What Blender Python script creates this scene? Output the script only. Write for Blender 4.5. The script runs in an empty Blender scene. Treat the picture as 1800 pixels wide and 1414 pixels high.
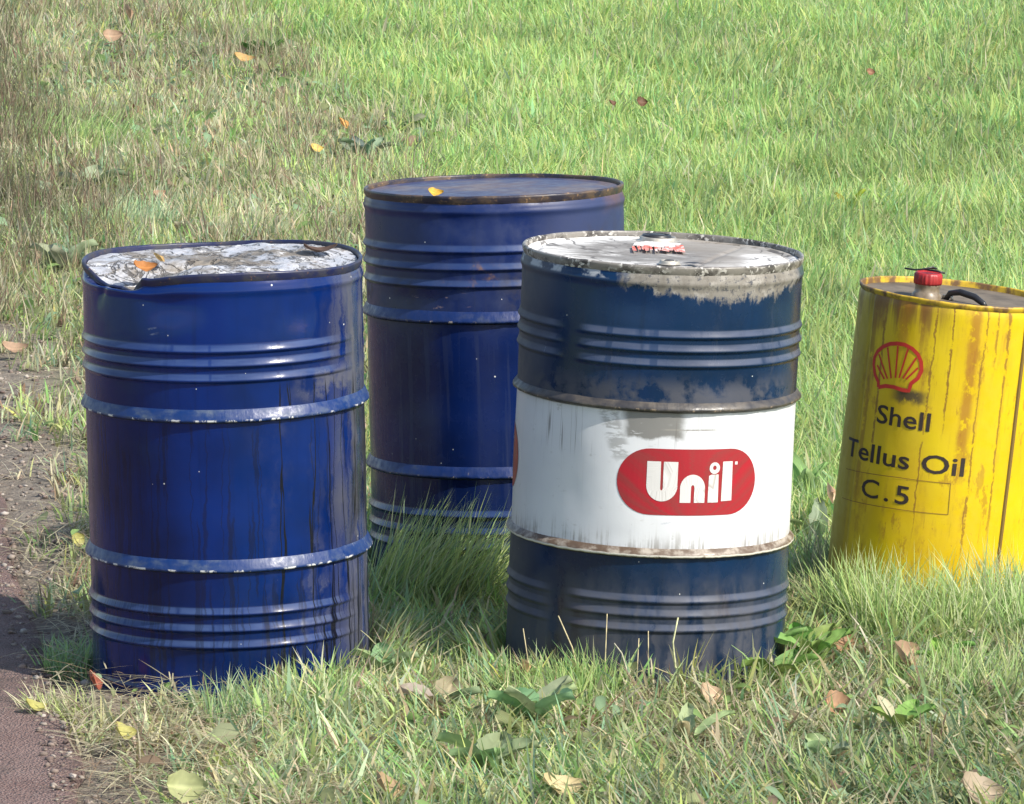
import bpy, bmesh, math, random
import numpy as np
from mathutils import Vector, Matrix, Euler

PI = math.pi
R = math.radians
random.seed(7)
rng = np.random.default_rng(11)
scene = bpy.context.scene
COL = scene.collection

# ------------------------------------------------------------------ camera
CAM_H = 2.5
F_PX, CX, CY = 9900.0, 900.0, 707.0
PITCH = math.atan(1677.0 / F_PX)
cam_d = bpy.data.cameras.new('camera')
cam = bpy.data.objects.new('camera', cam_d)
COL.objects.link(cam)
cam.location = (0, 0, CAM_H)
cam.rotation_euler = (PI / 2 - PITCH, 0, 0)
cam_d.sensor_width = 36
cam_d.lens = 36 * F_PX / 1800.0
cam_d.clip_start = 0.1
cam_d.clip_end = 2000
scene.camera = cam

def at(px, py, z=0.0):
    """point of the ground (height z) seen at a pixel of the photograph"""
    sp, cp = math.sin(PITCH), math.cos(PITCH)
    u, v = (px - CX) / F_PX, (py - CY) / F_PX
    d = Vector((u, cp - v * sp, -sp - v * cp))
    t = (z - CAM_H) / d.z
    return Vector((d.x * t, d.y * t, z))

# ------------------------------------------------------------------ light
SUN_EL, SUN_AZ = R(43), R(55)          # sun right of and behind the camera
S = Vector((math.sin(SUN_AZ) * math.cos(SUN_EL), -math.cos(SUN_AZ) * math.cos(SUN_EL), math.sin(SUN_EL)))
world = bpy.data.worlds.new('World')
scene.world = world
world.use_nodes = True
wt = world.node_tree
sky = wt.nodes.new('ShaderNodeTexSky')
sky.sky_type = 'NISHITA'
sky.sun_disc = False
sky.sun_elevation = SUN_EL
sky.sun_rotation = math.atan2(S.x, S.y)
sky.air_density = 1.1
sky.dust_density = 1.5
sky.ozone_density = 1.0
wt.links.new(sky.outputs[0], wt.nodes['Background'].inputs[0])
wt.nodes['Background'].inputs[1].default_value = 0.15
sun_d = bpy.data.lights.new('sun', 'SUN')
sun_d.energy = 4.6
sun_d.angle = R(0.6)
sun_d.color = (1.0, 0.94, 0.84)
sun = bpy.data.objects.new('sun', sun_d)
COL.objects.link(sun)
sun.rotation_euler = (-S).to_track_quat('-Z', 'Y').to_euler()
sun.location = (4, 4, 8)
scene.view_settings.view_transform = 'Standard'
scene.view_settings.look = 'None'
scene.view_settings.exposure = 0.52
scene.view_settings.gamma = 1.0
scene.view_settings.use_curve_mapping = False
scene.render.engine = 'CYCLES'
scene.cycles.max_bounces = 8
scene.cycles.transparent_max_bounces = 8

# ------------------------------------------------------------------ numpy noise
_L = rng.random((257, 257))
def vnoise(x, y, s=1.0, o=0.0):
    x = np.asarray(x) * s + 37.3 + o * 17.13
    y = np.asarray(y) * s + 91.7 + o * 5.71
    xi, yi = np.floor(x).astype(int), np.floor(y).astype(int)
    fx, fy = x - xi, y - yi
    fx = fx * fx * (3 - 2 * fx); fy = fy * fy * (3 - 2 * fy)
    a = _L[xi % 256, yi % 256]; b = _L[(xi + 1) % 256, yi % 256]
    c = _L[xi % 256, (yi + 1) % 256]; d = _L[(xi + 1) % 256, (yi + 1) % 256]
    return (a * (1 - fx) + b * fx) * (1 - fy) + (c * (1 - fx) + d * fx) * fy
def fbm(x, y, s=1.0, o=0.0, n=4):
    t, a, w = 0, 1.0, 0
    for i in range(n):
        t = t + a * vnoise(x, y, s * 2 ** i, o + i); w += a; a *= .5
    return t / w
def sstep(x, a, b):
    t = np.clip((np.asarray(x, float) - a) / (b - a), 0, 1)
    return t * t * (3 - 2 * t)

# ------------------------------------------------------------------ node helper
class X:
    """a node socket that can be added, multiplied, compared"""
    def __init__(s, t, k): s.t, s.k = t, k
    def _m(s, op, b=None, c=None, rev=False):
        n = s.t.nodes.new('ShaderNodeMath'); n.operation = op
        ins = [s, b, c]
        if rev: ins = [b, s, c]
        for i, v in enumerate(ins):
            if v is None: continue
            if isinstance(v, X): s.t.links.new(v.k, n.inputs[i])
            else: n.inputs[i].default_value = v
        return X(s.t, n.outputs[0])
    def __add__(s, b): return s._m('ADD', b)
    __radd__ = __add__
    def __sub__(s, b): return s._m('SUBTRACT', b)
    def __rsub__(s, b): return s._m('SUBTRACT', b, rev=True)
    def __mul__(s, b): return s._m('MULTIPLY', b)
    __rmul__ = __mul__
    def __truediv__(s, b): return s._m('DIVIDE', b)
    def abs(s): return s._m('ABSOLUTE')
    def max(s, b): return s._m('MAXIMUM', b)
    def min(s, b): return s._m('MINIMUM', b)
    def clamp(s): return s._m('MAXIMUM', 0.0)._m('MINIMUM', 1.0)
    def ss(s, a, b):
        n = s.t.nodes.new('ShaderNodeMapRange'); n.interpolation_type = 'SMOOTHSTEP'
        inv = a > b
        lo, hi = (b, a) if inv else (a, b)
        s.t.links.new(s.k, n.inputs[0])
        n.inputs[1].default_value, n.inputs[2].default_value = lo, hi
        n.inputs[3].default_value, n.inputs[4].default_value = (1, 0) if inv else (0, 1)
        return X(s.t, n.outputs[0])

class MatB:
    def __init__(s, name, coord='uv'):
        s.m = bpy.data.materials.new(name); s.m.use_nodes = True
        s.t = s.m.node_tree
        s.b = s.t.nodes['Principled BSDF']
        tc = s.t.nodes.new('ShaderNodeTexCoord')
        s.vec = tc.outputs['UV' if coord == 'uv' else 'Object']
        sp = s.t.nodes.new('ShaderNodeSeparateXYZ'); s.t.links.new(s.vec, sp.inputs[0])
        s.x, s.y, s.z = (X(s.t, sp.outputs[i]) for i in range(3))
    def xyz(s, a, b=0.0, c=0.0):
        n = s.t.nodes.new('ShaderNodeCombineXYZ')
        for i, v in enumerate((a, b, c)):
            if isinstance(v, X): s.t.links.new(v.k, n.inputs[i])
            else: n.inputs[i].default_value = v
        return n.outputs[0]
    def noise(s, sc=5, det=4, ro=.55, vec=None, dist=0.0, off=0):
        n = s.t.nodes.new('ShaderNodeTexNoise')
        n.noise_dimensions = '4D'; n.inputs['W'].default_value = off
        s.t.links.new(vec or s.vec, n.inputs['Vector'])
        n.inputs['Scale'].default_value = sc; n.inputs['Detail'].default_value = det
        n.inputs['Roughness'].default_value = ro; n.inputs['Distortion'].default_value = dist
        return X(s.t, n.outputs[0])
    def voro(s, sc, vec=None, feat='F1', out=0):
        n = s.t.nodes.new('ShaderNodeTexVoronoi'); n.feature = feat
        s.t.links.new(vec or s.vec, n.inputs['Vector']); n.inputs['Scale'].default_value = sc
        return X(s.t, n.outputs[out])
    def dots(s, sc, size, thr, vec=None):
        """sparse round specks: a voronoi cell keeps its dot when its random value passes thr"""
        n = s.t.nodes.new('ShaderNodeTexVoronoi')
        s.t.links.new(vec or s.vec, n.inputs['Vector']); n.inputs['Scale'].default_value = sc
        sp = s.t.nodes.new('ShaderNodeSeparateColor'); s.t.links.new(n.outputs['Color'], sp.inputs[0])
        rnd = X(s.t, sp.outputs[0])
        return X(s.t, n.outputs['Distance']).ss(size, size * .6) * rnd.ss(thr, thr + .01)
    def mix(s, f, a, b):
        n = s.t.nodes.new('ShaderNodeMix'); n.data_type = 'RGBA'; n.clamp_factor = True
        for k, v in ((0, f), (6, a), (7, b)):
            if isinstance(v, X): s.t.links.new(v.k, n.inputs[k])
            elif isinstance(v, (int, float)): n.inputs[k].default_value = v
            else: n.inputs[k].default_value = tuple(v) + (1,)
        return X(s.t, n.outputs[2])
    def attr(s, name='Col'):
        n = s.t.nodes.new('ShaderNodeAttribute'); n.attribute_name = name
        return X(s.t, n.outputs[0])
    def set(s, col=None, rough=None, metal=None, bump=None, bstr=.3, bdist=.002, spec=None, coat=None):
        def p(k, v):
            if v is None: return
            if isinstance(v, X): s.t.links.new(v.k, s.b.inputs[k])
            elif k == 'Base Color': s.b.inputs[k].default_value = tuple(v) + (1,)
            else: s.b.inputs[k].default_value = v
        p('Base Color', col); p('Roughness', rough); p('Metallic', metal)
        p('Specular IOR Level', spec); p('Coat Weight', coat)
        if bump is not None:
            n = s.t.nodes.new('ShaderNodeBump'); n.inputs['Strength'].default_value = bstr
            n.inputs['Distance'].default_value = bdist
            s.t.links.new(bump.k, n.inputs['Height']); s.t.links.new(n.outputs[0], s.b.inputs['Normal'])
        return s.m

# ------------------------------------------------------------------ object helpers
def tag(o, label=None, cat=None, group=None, kind=None):
    for k, v in (('label', label), ('category', cat), ('group', group), ('kind', kind)):
        if v: o[k] = v
    return o
def link(name, me, mat=None, parent=None):
    o = bpy.data.objects.new(name, me); COL.objects.link(o)
    if mat is not None and me is not None:
        for m in (mat if isinstance(mat, (list, tuple)) else [mat]): me.materials.append(m)
    if parent is not None: o.parent = parent
    return o
def empty(name, loc, rot=(0, 0, 0)):
    o = bpy.data.objects.new(name, None); COL.objects.link(o)
    o.location = loc; o.rotation_euler = rot; o.empty_display_size = .1
    return o
def smooth(me):
    me.polygons.foreach_set('use_smooth', [True] * len(me.polygons)); return me
def np_mesh(name, V, quads=None, tris=None, col=None, uv=None, sm=True):
    """mesh from arrays; quads/tris are index arrays"""
    me = bpy.data.meshes.new(name)
    nq = 0 if quads is None else len(quads); nt = 0 if tris is None else len(tris)
    me.vertices.add(len(V)); me.vertices.foreach_set('co', np.asarray(V, np.float32).ravel())
    loops = np.concatenate([a.ravel() for a in (quads, tris) if a is not None]).astype(np.int32)
    me.loops.add(len(loops)); me.loops.foreach_set('vertex_index', loops)
    me.polygons.add(nq + nt)
    st = np.concatenate([np.arange(nq) * 4, nq * 4 + np.arange(nt) * 3]).astype(np.int32)
    me.polygons.foreach_set('loop_start', st)
    if sm: me.polygons.foreach_set('use_smooth', np.ones(nq + nt, bool))
    me.update(calc_edges=True)
    if col is not None:
        a = me.attributes.new('Col', 'FLOAT_COLOR', 'POINT')
        c = np.ones((len(V), 4), np.float32); c[:, :3] = col
        a.data.foreach_set('color', c.ravel())
    if uv is not None:
        l = me.uv_layers.new(name='UVMap')
        l.data.foreach_set('uv', np.asarray(uv, np.float32)[loops].ravel())
    return me

def lathe(rows, nth=192, fn=None, closed=False, th0=-PI, th1=PI):
    """surface of revolution about z; rows = [(r, z)], angle 0 faces -Y and grows to +X; fn deforms (th, r, z)."""
    rows = np.array(rows, float); nz = len(rows)
    th = np.linspace(th0, th1, nth + 1)
    T, Rr = np.meshgrid(th, rows[:, 0]); _, Z = np.meshgrid(th, rows[:, 1])
    S0 = np.concatenate([[0], np.cumsum(np.hypot(np.diff(rows[:, 0]), np.diff(rows[:, 1])))])
    U = T * .286
    Vv = Z.copy()
    if fn is not None: T, Rr, Z = fn(T, Rr, Z)
    V = np.stack([Rr * np.sin(T), -Rr * np.cos(T), Z], -1).reshape(-1, 3)
    uv = np.stack([U, Vv], -1).reshape(-1, 2)
    i, j = np.meshgrid(np.arange(nz - 1), np.arange(nth), indexing='ij')
    a = i * (nth + 1) + j
    q = np.stack([a, a + 1, a + nth + 2, a + nth + 1], -1).reshape(-1, 4)
    return V, q, uv
def lathe_obj(name, rows, mat, parent, nth=192, fn=None, **k):
    V, q, uv = lathe(rows, nth, fn, **k)
    return link(name, np_mesh(name, V, q, uv=uv), mat, parent)
def arc(cx, cz, r, a0, a1, n=10):
    return [(cx + r * math.cos(R(a0 + (a1 - a0) * i / n)), cz + r * math.sin(R(a0 + (a1 - a0) * i / n))) for i in range(n + 1)]
def tube(pts, rad, n=8, caps=True):
    bm = bmesh.new(); pts = [Vector(p) for p in pts]; rings = []
    for i, p in enumerate(pts):
        d = (pts[min(i + 1, len(pts) - 1)] - pts[max(i - 1, 0)]).normalized()
        a = d.orthogonal().normalized() if i == 0 else (rings_a - d * rings_a.dot(d)).normalized()
        rings_a = a; b = d.cross(a)
        rr = rad[i] if isinstance(rad, (list, tuple)) else rad
        rings.append([bm.verts.new(p + (a * math.cos(2 * PI * k / n) + b * math.sin(2 * PI * k / n)) * rr) for k in range(n)])
    for i in range(len(pts) - 1):
        for k in range(n):
            bm.faces.new((rings[i][k], rings[i][(k + 1) % n], rings[i + 1][(k + 1) % n], rings[i + 1][k]))
    if caps:
        bm.faces.new(rings[0][::-1]); bm.faces.new(rings[-1])
    return bm
def bm_me(bm, name, sm=True):
    me = bpy.data.meshes.new(name); bm.normal_update(); bm.to_mesh(me); bm.free()
    if sm: smooth(me)
    return me

# flat printed shapes wrapped on a cylinder ------------------------------------
def wrap_polys(name, polys, rad, mat, parent, map_fn, step=.01):
    """polys = [(outer loop, [hole loops])] in plan metres; cut in narrow strips and wrapped by map_fn(x, y)->(theta, z)"""
    cu = bpy.data.curves.new(name, 'CURVE'); cu.dimensions = '2D'; cu.fill_mode = 'BOTH'
    for loops in polys:
        for lp in loops:
            sp = cu.splines.new('POLY'); sp.points.add(len(lp) - 1); sp.use_cyclic_u = True
            for k, (x, y) in enumerate(lp): sp.points[k].co = (x, y, 0, 1)
    return wrap_curve(name, cu, rad, mat, parent, map_fn, step)
def wrap_curve(name, cu, rad, mat, parent, map_fn, step=.01, split=False):
    tmp = bpy.data.objects.new('tmp', cu); COL.objects.link(tmp)
    bpy.context.view_layer.update()
    me = bpy.data.meshes.new_from_object(tmp.evaluated_get(bpy.context.evaluated_depsgraph_get()))
    bpy.data.objects.remove(tmp); bpy.data.curves.remove(cu)
    bm = bmesh.new(); bm.from_mesh(me); bpy.data.meshes.remove(me)
    if split:
        me = bpy.data.meshes.new('t'); bm.to_mesh(me); bm.free()
        co = np.array([v.co[:] for v in me.vertices]); par = list(range(len(co)))
        def root_(i):
            while par[i] != i: par[i] = par[par[i]]; i = par[i]
            return i
        for p_ in me.polygons:
            for v_ in p_.vertices[1:]: par[root_(v_)] = root_(p_.vertices[0])
        isl = {}
        for i in range(len(co)): isl.setdefault(root_(i), []).append(i)
        gr = []
        for ids in sorted(isl.values(), key=lambda k: co[k, 0].min()):
            lo, hi = co[ids, 0].min(), co[ids, 0].max()
            g_ = next((g for g in gr if min(hi, g[1]) - max(lo, g[0]) > .5 * min(hi - lo, g[1] - g[0])), None)
            if g_: g_[0] = min(g_[0], lo); g_[1] = max(g_[1], hi); g_[2] += ids
            else: gr.append([lo, hi, list(ids)])
        for lo, hi, ids in gr:
            keep = set(ids); b2 = bmesh.new(); b2.from_mesh(me)
            b2.verts.ensure_lookup_table()
            bmesh.ops.delete(b2, geom=[v for v in b2.verts if v.index not in keep], context='VERTS')
            finish_wrap(name, b2, rad, mat, parent, map_fn, step)
        bpy.data.meshes.remove(me)
        return None
    return finish_wrap(name, bm, rad, mat, parent, map_fn, step)
def finish_wrap(name, bm, rad, mat, parent, map_fn, step):
    xs = [v.co.x for v in bm.verts]
    x = min(xs) + step * .37
    while x < max(xs):
        bmesh.ops.bisect_plane(bm, geom=bm.verts[:] + bm.edges[:] + bm.faces[:], plane_co=(x, 0, 0), plane_no=(1, 0, 0))
        x += step
    ys_ = [v.co.y for v in bm.verts]; y = min(ys_) + step * .41
    while y < max(ys_):
        bmesh.ops.bisect_plane(bm, geom=bm.verts[:] + bm.edges[:] + bm.faces[:], plane_co=(0, y, 0), plane_no=(0, 1, 0))
        y += step
    uvl = bm.loops.layers.uv.new('UVMap')
    for f in bm.faces:
        for l in f.loops: l[uvl].uv = (l.vert.co.x, l.vert.co.y)
    for v in bm.verts:
        t, z = map_fn(v.co.x, v.co.y)
        rr = rad(t, z) if callable(rad) else rad
        v.co = Vector((rr * math.sin(t), -rr * math.cos(t), z))
    bm.normal_update()
    for f in bm.faces:
        c = f.calc_center_median()
        if f.normal.dot(Vector((c.x, c.y, 0))) < 0: f.normal_flip()
    return link(name, bm_me(bm, name, False), mat, parent)

# ================================================================== GROUND
def road_x(y): return -0.812 - 0.143 * (y - 10.38)
DR = {}            # drum bases: name -> (x, y, radius)
def ground_h(x, y):
    s = x - road_x(y)
    h = .05 * (fbm(x, y, .55, 3, 3) - .5) + .018 * (fbm(x, y, 4.0, 5, 3) - .5)
    h = h * sstep(s, 0.02, .5)
    h = h + .085 * np.exp(-((x - .93) ** 2 + (y - 12.05) ** 2) / .30 ** 2)
    return h + .012 * sstep(s, .0, .12) * (1 - sstep(s, .5, 1.5)) - .012
def grid_axis(lo, hi, st, far):
    a = np.arange(lo, hi, st)
    out = np.geomspace(1, 1 + far, 14)[1:] - 1
    return np.concatenate([lo - out[::-1], a, hi + out])
gx, gy = grid_axis(-4.5, 4.5, .06, 500), grid_axis(8.5, 31, .06, 500)
GX, GY = np.meshgrid(gx, gy)
near = (1 - sstep(np.abs(GX), 4, 6)) * (1 - sstep(np.abs(GY - 20), 11, 14))
GZ = ground_h(GX, GY) * near
i, j = np.meshgrid(np.arange(len(gy) - 1), np.arange(len(gx) - 1), indexing='ij')
a = i * len(gx) + j
gq = np.stack([a, a + 1, a + len(gx) + 1, a + len(gx)], -1).reshape(-1, 4)
M = MatB('soil_and_turf', 'object')
s_ = M.x + 0.812 + (M.y - 10.38) * .143
n1 = M.noise(2.2, 5, .6); n2 = M.noise(28, 5, .65, off=2); n3 = M.noise(140, 3, .6, off=4)
soil = M.mix(n2.ss(.35, .7), (.12, .098, .075), (.25, .21, .165))
soil = M.mix(n3.ss(.55, .75), soil, (.34, .30, .25))
turf = M.mix(n1.ss(.3, .7), (.13, .155, .06), (.18, .18, .09))
turf = M.mix(n2.ss(.5, .75) * .6, turf, (.19, .16, .09))
lawn = M.mix(n1.ss(.35, .65), (.22, .31, .12), (.28, .36, .14))
edge = (s_ + (n1 - .5) * .5).ss(.12, .5)
c = M.mix(edge, soil, turf)
c = M.mix((s_ + (n1 - .5)).ss(1.4, 2.1) * M.y.ss(12.5, 14) * .6, c, lawn)
c = M.mix(M.y.ss(26, 34).max((M.x.abs()).ss(4.2, 5.5)) , c, lawn)
ground = link('ground', np_mesh('ground', np.stack([GX, GY, GZ], -1).reshape(-1, 3), gq),
              M.set(c, .95, bump=n2 + n3 * .5, bstr=.8, bdist=.02))
ground['kind'] = 'structure'

# road: red-grey asphalt with a ragged edge, slightly proud of the soil
M = MatB('red_grey_asphalt', 'object')
n1 = M.noise(6, 4, .6); n2 = M.noise(160, 4, .7, off=1); v = M.voro(190)
c = M.mix(n1.ss(.3, .7), (.25, .155, .135), (.33, .22, .195))
c = M.mix(n2.ss(.5, .72), c, (.42, .34, .31))
c = M.mix(v.ss(.22, .08) * n1.ss(.4, .6), c, (.46, .42, .40))
c = M.mix(M.noise(70, 3, .6, off=7).ss(.62, .7), c, (.05, .04, .04))
c = M.mix(M.noise(3.5, 5, .7, off=21).ss(.5, .66) * .6, c, (.12, .09, .075))
asphalt = M.set(c, .95, bump=n2 + v * .9, bstr=1.0, bdist=.02)
ys = np.concatenate([np.linspace(-200, 8, 10)[:-1], np.arange(8, 32, .05), np.linspace(32, 300, 14)])
fr = [0, .006, .02, .05, .1, .2, .35, .6, 1.2, 2.4, 4.0]
V = []
for y in ys:
    e = road_x(y) + (.06 * (fbm(y, 0, 2.2, 1, 4) - .5) + .025 * (vnoise(y, 3, 14) - .5) if 8 < y < 32 else 0)
    for k, f in enumerate(fr):
        z = -.03 if k == 0 else (.004 if k == 1 else .012 + .004 * vnoise(y, f, 5))
        V.append((e - f, y, z - .012 * (k > 0)))
nf = len(fr)
i, j = np.meshgrid(np.arange(len(ys) - 1), np.arange(nf - 1), indexing='ij')
a = i * nf + j
rq = np.stack([a, a + nf, a + nf + 1, a + 1], -1).reshape(-1, 4)
road = link('road', np_mesh('road', np.array(V) + np.array([0, 0, .01]), rq), asphalt)
road['kind'] = 'structure'

# ================================================================== DRUM MATERIALS
def paint_chips(M, c, rough, col=(.62, .62, .60), dens=.93):
    off = float(len(M.m.name))
    sc = M.dots(22, .10, .86, M.xyz(M.x * .25 + M.y * .10 + off, M.y * 1.6 - M.x * .35)).max(M.dots(30, .10, .90, M.xyz(M.x * 2.2 + M.y * .3 + off, M.y * .22)))
    sc = sc * M.noise(5, 4, .7, off=62 + off).ss(.48, .58) * M.noise(160, 2, .6, off=3).ss(.4, .52)
    c = M.mix(sc * .5, c, (.24, .27, .36))
    d = M.dots(26, .06, dens - .04, M.xyz(M.x + off, M.y)).max(M.dots(70, .09, .965, M.xyz(M.x + 3 + off, M.y * .8)))
    return M.mix(d, c, col)

def dusty_sheen(M, c, ribs, col, k, seam, o):  # sky reflection painted pale on the ribs' upper slopes, broken up like dusty scuffs
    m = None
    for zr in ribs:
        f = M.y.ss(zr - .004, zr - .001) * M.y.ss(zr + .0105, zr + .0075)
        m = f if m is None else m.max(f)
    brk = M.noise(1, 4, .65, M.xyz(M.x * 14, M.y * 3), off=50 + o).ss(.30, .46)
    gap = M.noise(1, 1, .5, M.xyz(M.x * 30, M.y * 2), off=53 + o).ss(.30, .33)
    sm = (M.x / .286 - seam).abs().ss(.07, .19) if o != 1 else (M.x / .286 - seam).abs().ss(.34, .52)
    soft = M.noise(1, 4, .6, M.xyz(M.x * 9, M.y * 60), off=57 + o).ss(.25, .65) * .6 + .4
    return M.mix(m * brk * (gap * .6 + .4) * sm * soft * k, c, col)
def blue_paint(name, base, dark, dirt_fn, th_scale=.286, gloss=.16, ribs=(), ledge=(.08, .10, .20), lk=.5, seam=9, o=0):
    M = MatB(name)
    th, z = M.x / th_scale, M.y
    n1 = M.noise(3.2, 4, .55); n2 = M.noise(22, 5, .62, off=3)
    st = M.noise(1, 5, .62, M.xyz(M.x * 60, M.y * 2.2), off=5)
    st2 = M.noise(1, 4, .6, M.xyz(M.x * 150, M.y * 5), off=8)
    c = M.mix(n1.ss(.35, .7), base, dark)
    c = M.mix(st.ss(.52, .72) * .45, c, dark)
    c = dusty_sheen(M, c, ribs, ledge, lk, seam, o)
    c, r, bh = dirt_fn(M, c, th, z, n1, n2, st, st2, X_gloss(M, n1, n2, gloss))
    return M.set(c, r, bump=bh, bstr=.35, bdist=.0012, spec=.36)
def X_gloss(M, n1, n2, g):
    return n2.ss(.3, .8) * .14 + g

GREY = (.20, .19, .175); MUD = (.13, .115, .095); RUST = (.17, .075, .03)

def dirt_left(M, c, th, z, n1, n2, st, st2, r):
    right = (th + (n1 - .5) * .5).ss(.72, 1.25)
    band = (th + (n2 - .5) * .25).ss(.45, .9) * z.ss(.60, .63) * z.ss(.70, .655)
    st = M.noise(1, 5, .62, M.xyz(M.x * 28 + (n2 - .5) * 1.6, M.y * 3.0), off=45)
    g = (right * st.ss(.36, .6) * .75).max(band * n2.ss(.38, .58) * .7)
    smear = (th + (n1 - .5) * .8).ss(.15, .75) * M.noise(1, 5, .6, M.xyz(M.x * 16 + (n2 - .5), M.y * 3), off=44).ss(.5, .68) * n2.ss(.40, .6) * .35
    g = g.max(smear)
    left = th.ss(-.95, -1.35) * st.ss(.4, .62) * .5
    g = g.max(left)
    c = M.mix(g, c, (.105, .105, .115))
    vein = M.noise(1, 3, .5, M.xyz(M.x * 26 + (n1 - .5) * 1.2, M.y * 1.1), off=12)
    drip = (vein - .5).abs().ss(.022, .008) * (th + n1 * .3).ss(.35, .6) * z.ss(.665, .64)
    vein2 = M.noise(1, 3, .5, M.xyz(M.x * 20 + (n2 - .5) * .5, M.y * .7), off=72)
    drip = drip.max((vein2 - .5).abs().ss(.016, .004) * (z + (n1 - .5) * .2).ss(.62, .54) * .5)
    drip2 = (st2 - .5).abs().ss(.02, .0) * th.ss(-.2, -.7) * .5 * z.ss(.60, .5)
    drip = drip.max(drip2)
    c = M.mix(drip, c, (.006, .007, .014))
    black = (th + (n2 - .5) * .4).ss(1.05, 1.3) * n1.ss(.42, .55) * z.ss(.62, .55)
    c = M.mix(black * .8, c, (.012, .011, .012))
    scuff = M.noise(1, 6, .7, M.xyz(M.x * 9, M.y * 55), off=14).ss(.6, .7) * z.ss(.735, .742) * z.ss(.765, .752) * th.ss(-.2, .2) * th.ss(.9, .6)
    c = M.mix(scuff * .8, c, (.35, .37, .40))
    c = paint_chips(M, c, r)
    return c, (r + g * .5).clamp(), n2 + g * .6

def dirt_back(M, c, th, z, n1, n2, st, st2, r):
    up = z.ss(.56, .62)
    haze = (n2.ss(.35, .75) * .28 + .10) * up
    right = (th + (n1 - .5) * .8).ss(-.05, .7) * up * .42
    g = haze.max(right).max(st.ss(.5, .7) * .28)
    c = M.mix(g, c, (.050, .066, .130))
    blot = n1.ss(.5, .62) * n2.ss(.45, .6) * z.ss(.6, .66) * .55
    c = M.mix(blot, c, (.03, .026, .03))
    rr = M.noise(9, 5, .6, off=9)
    rust = (rr.ss(.58, .66) * n2.ss(.45, .6) * z.ss(.63, .66) * z.ss(.80, .72) * .8)
    rim = (z + (n2 - .5) * .05).ss(.862, .875).max((th + (rr - .5) * .6).ss(.85, 1.2) * (z + (rr - .5) * .08).ss(.82, .87) * .6)
    rust = rust.max(rim * .8)
    c = M.mix(rust, c, (.16, .085, .045))
    scr = M.noise(1, 6, .7, M.xyz(M.x * 20, M.y * 60), off=4).ss(.60, .64) * (th + .42).abs().ss(.45, .1) * z.ss(.625, .635) * z.ss(.68, .655)
    c = M.mix(scr * .9, c, (.22, .16, .17))
    c = paint_chips(M, c, r, dens=.9)
    return c, (r + g * .7 + rust * .5).clamp(), n2 + g * .5

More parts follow.
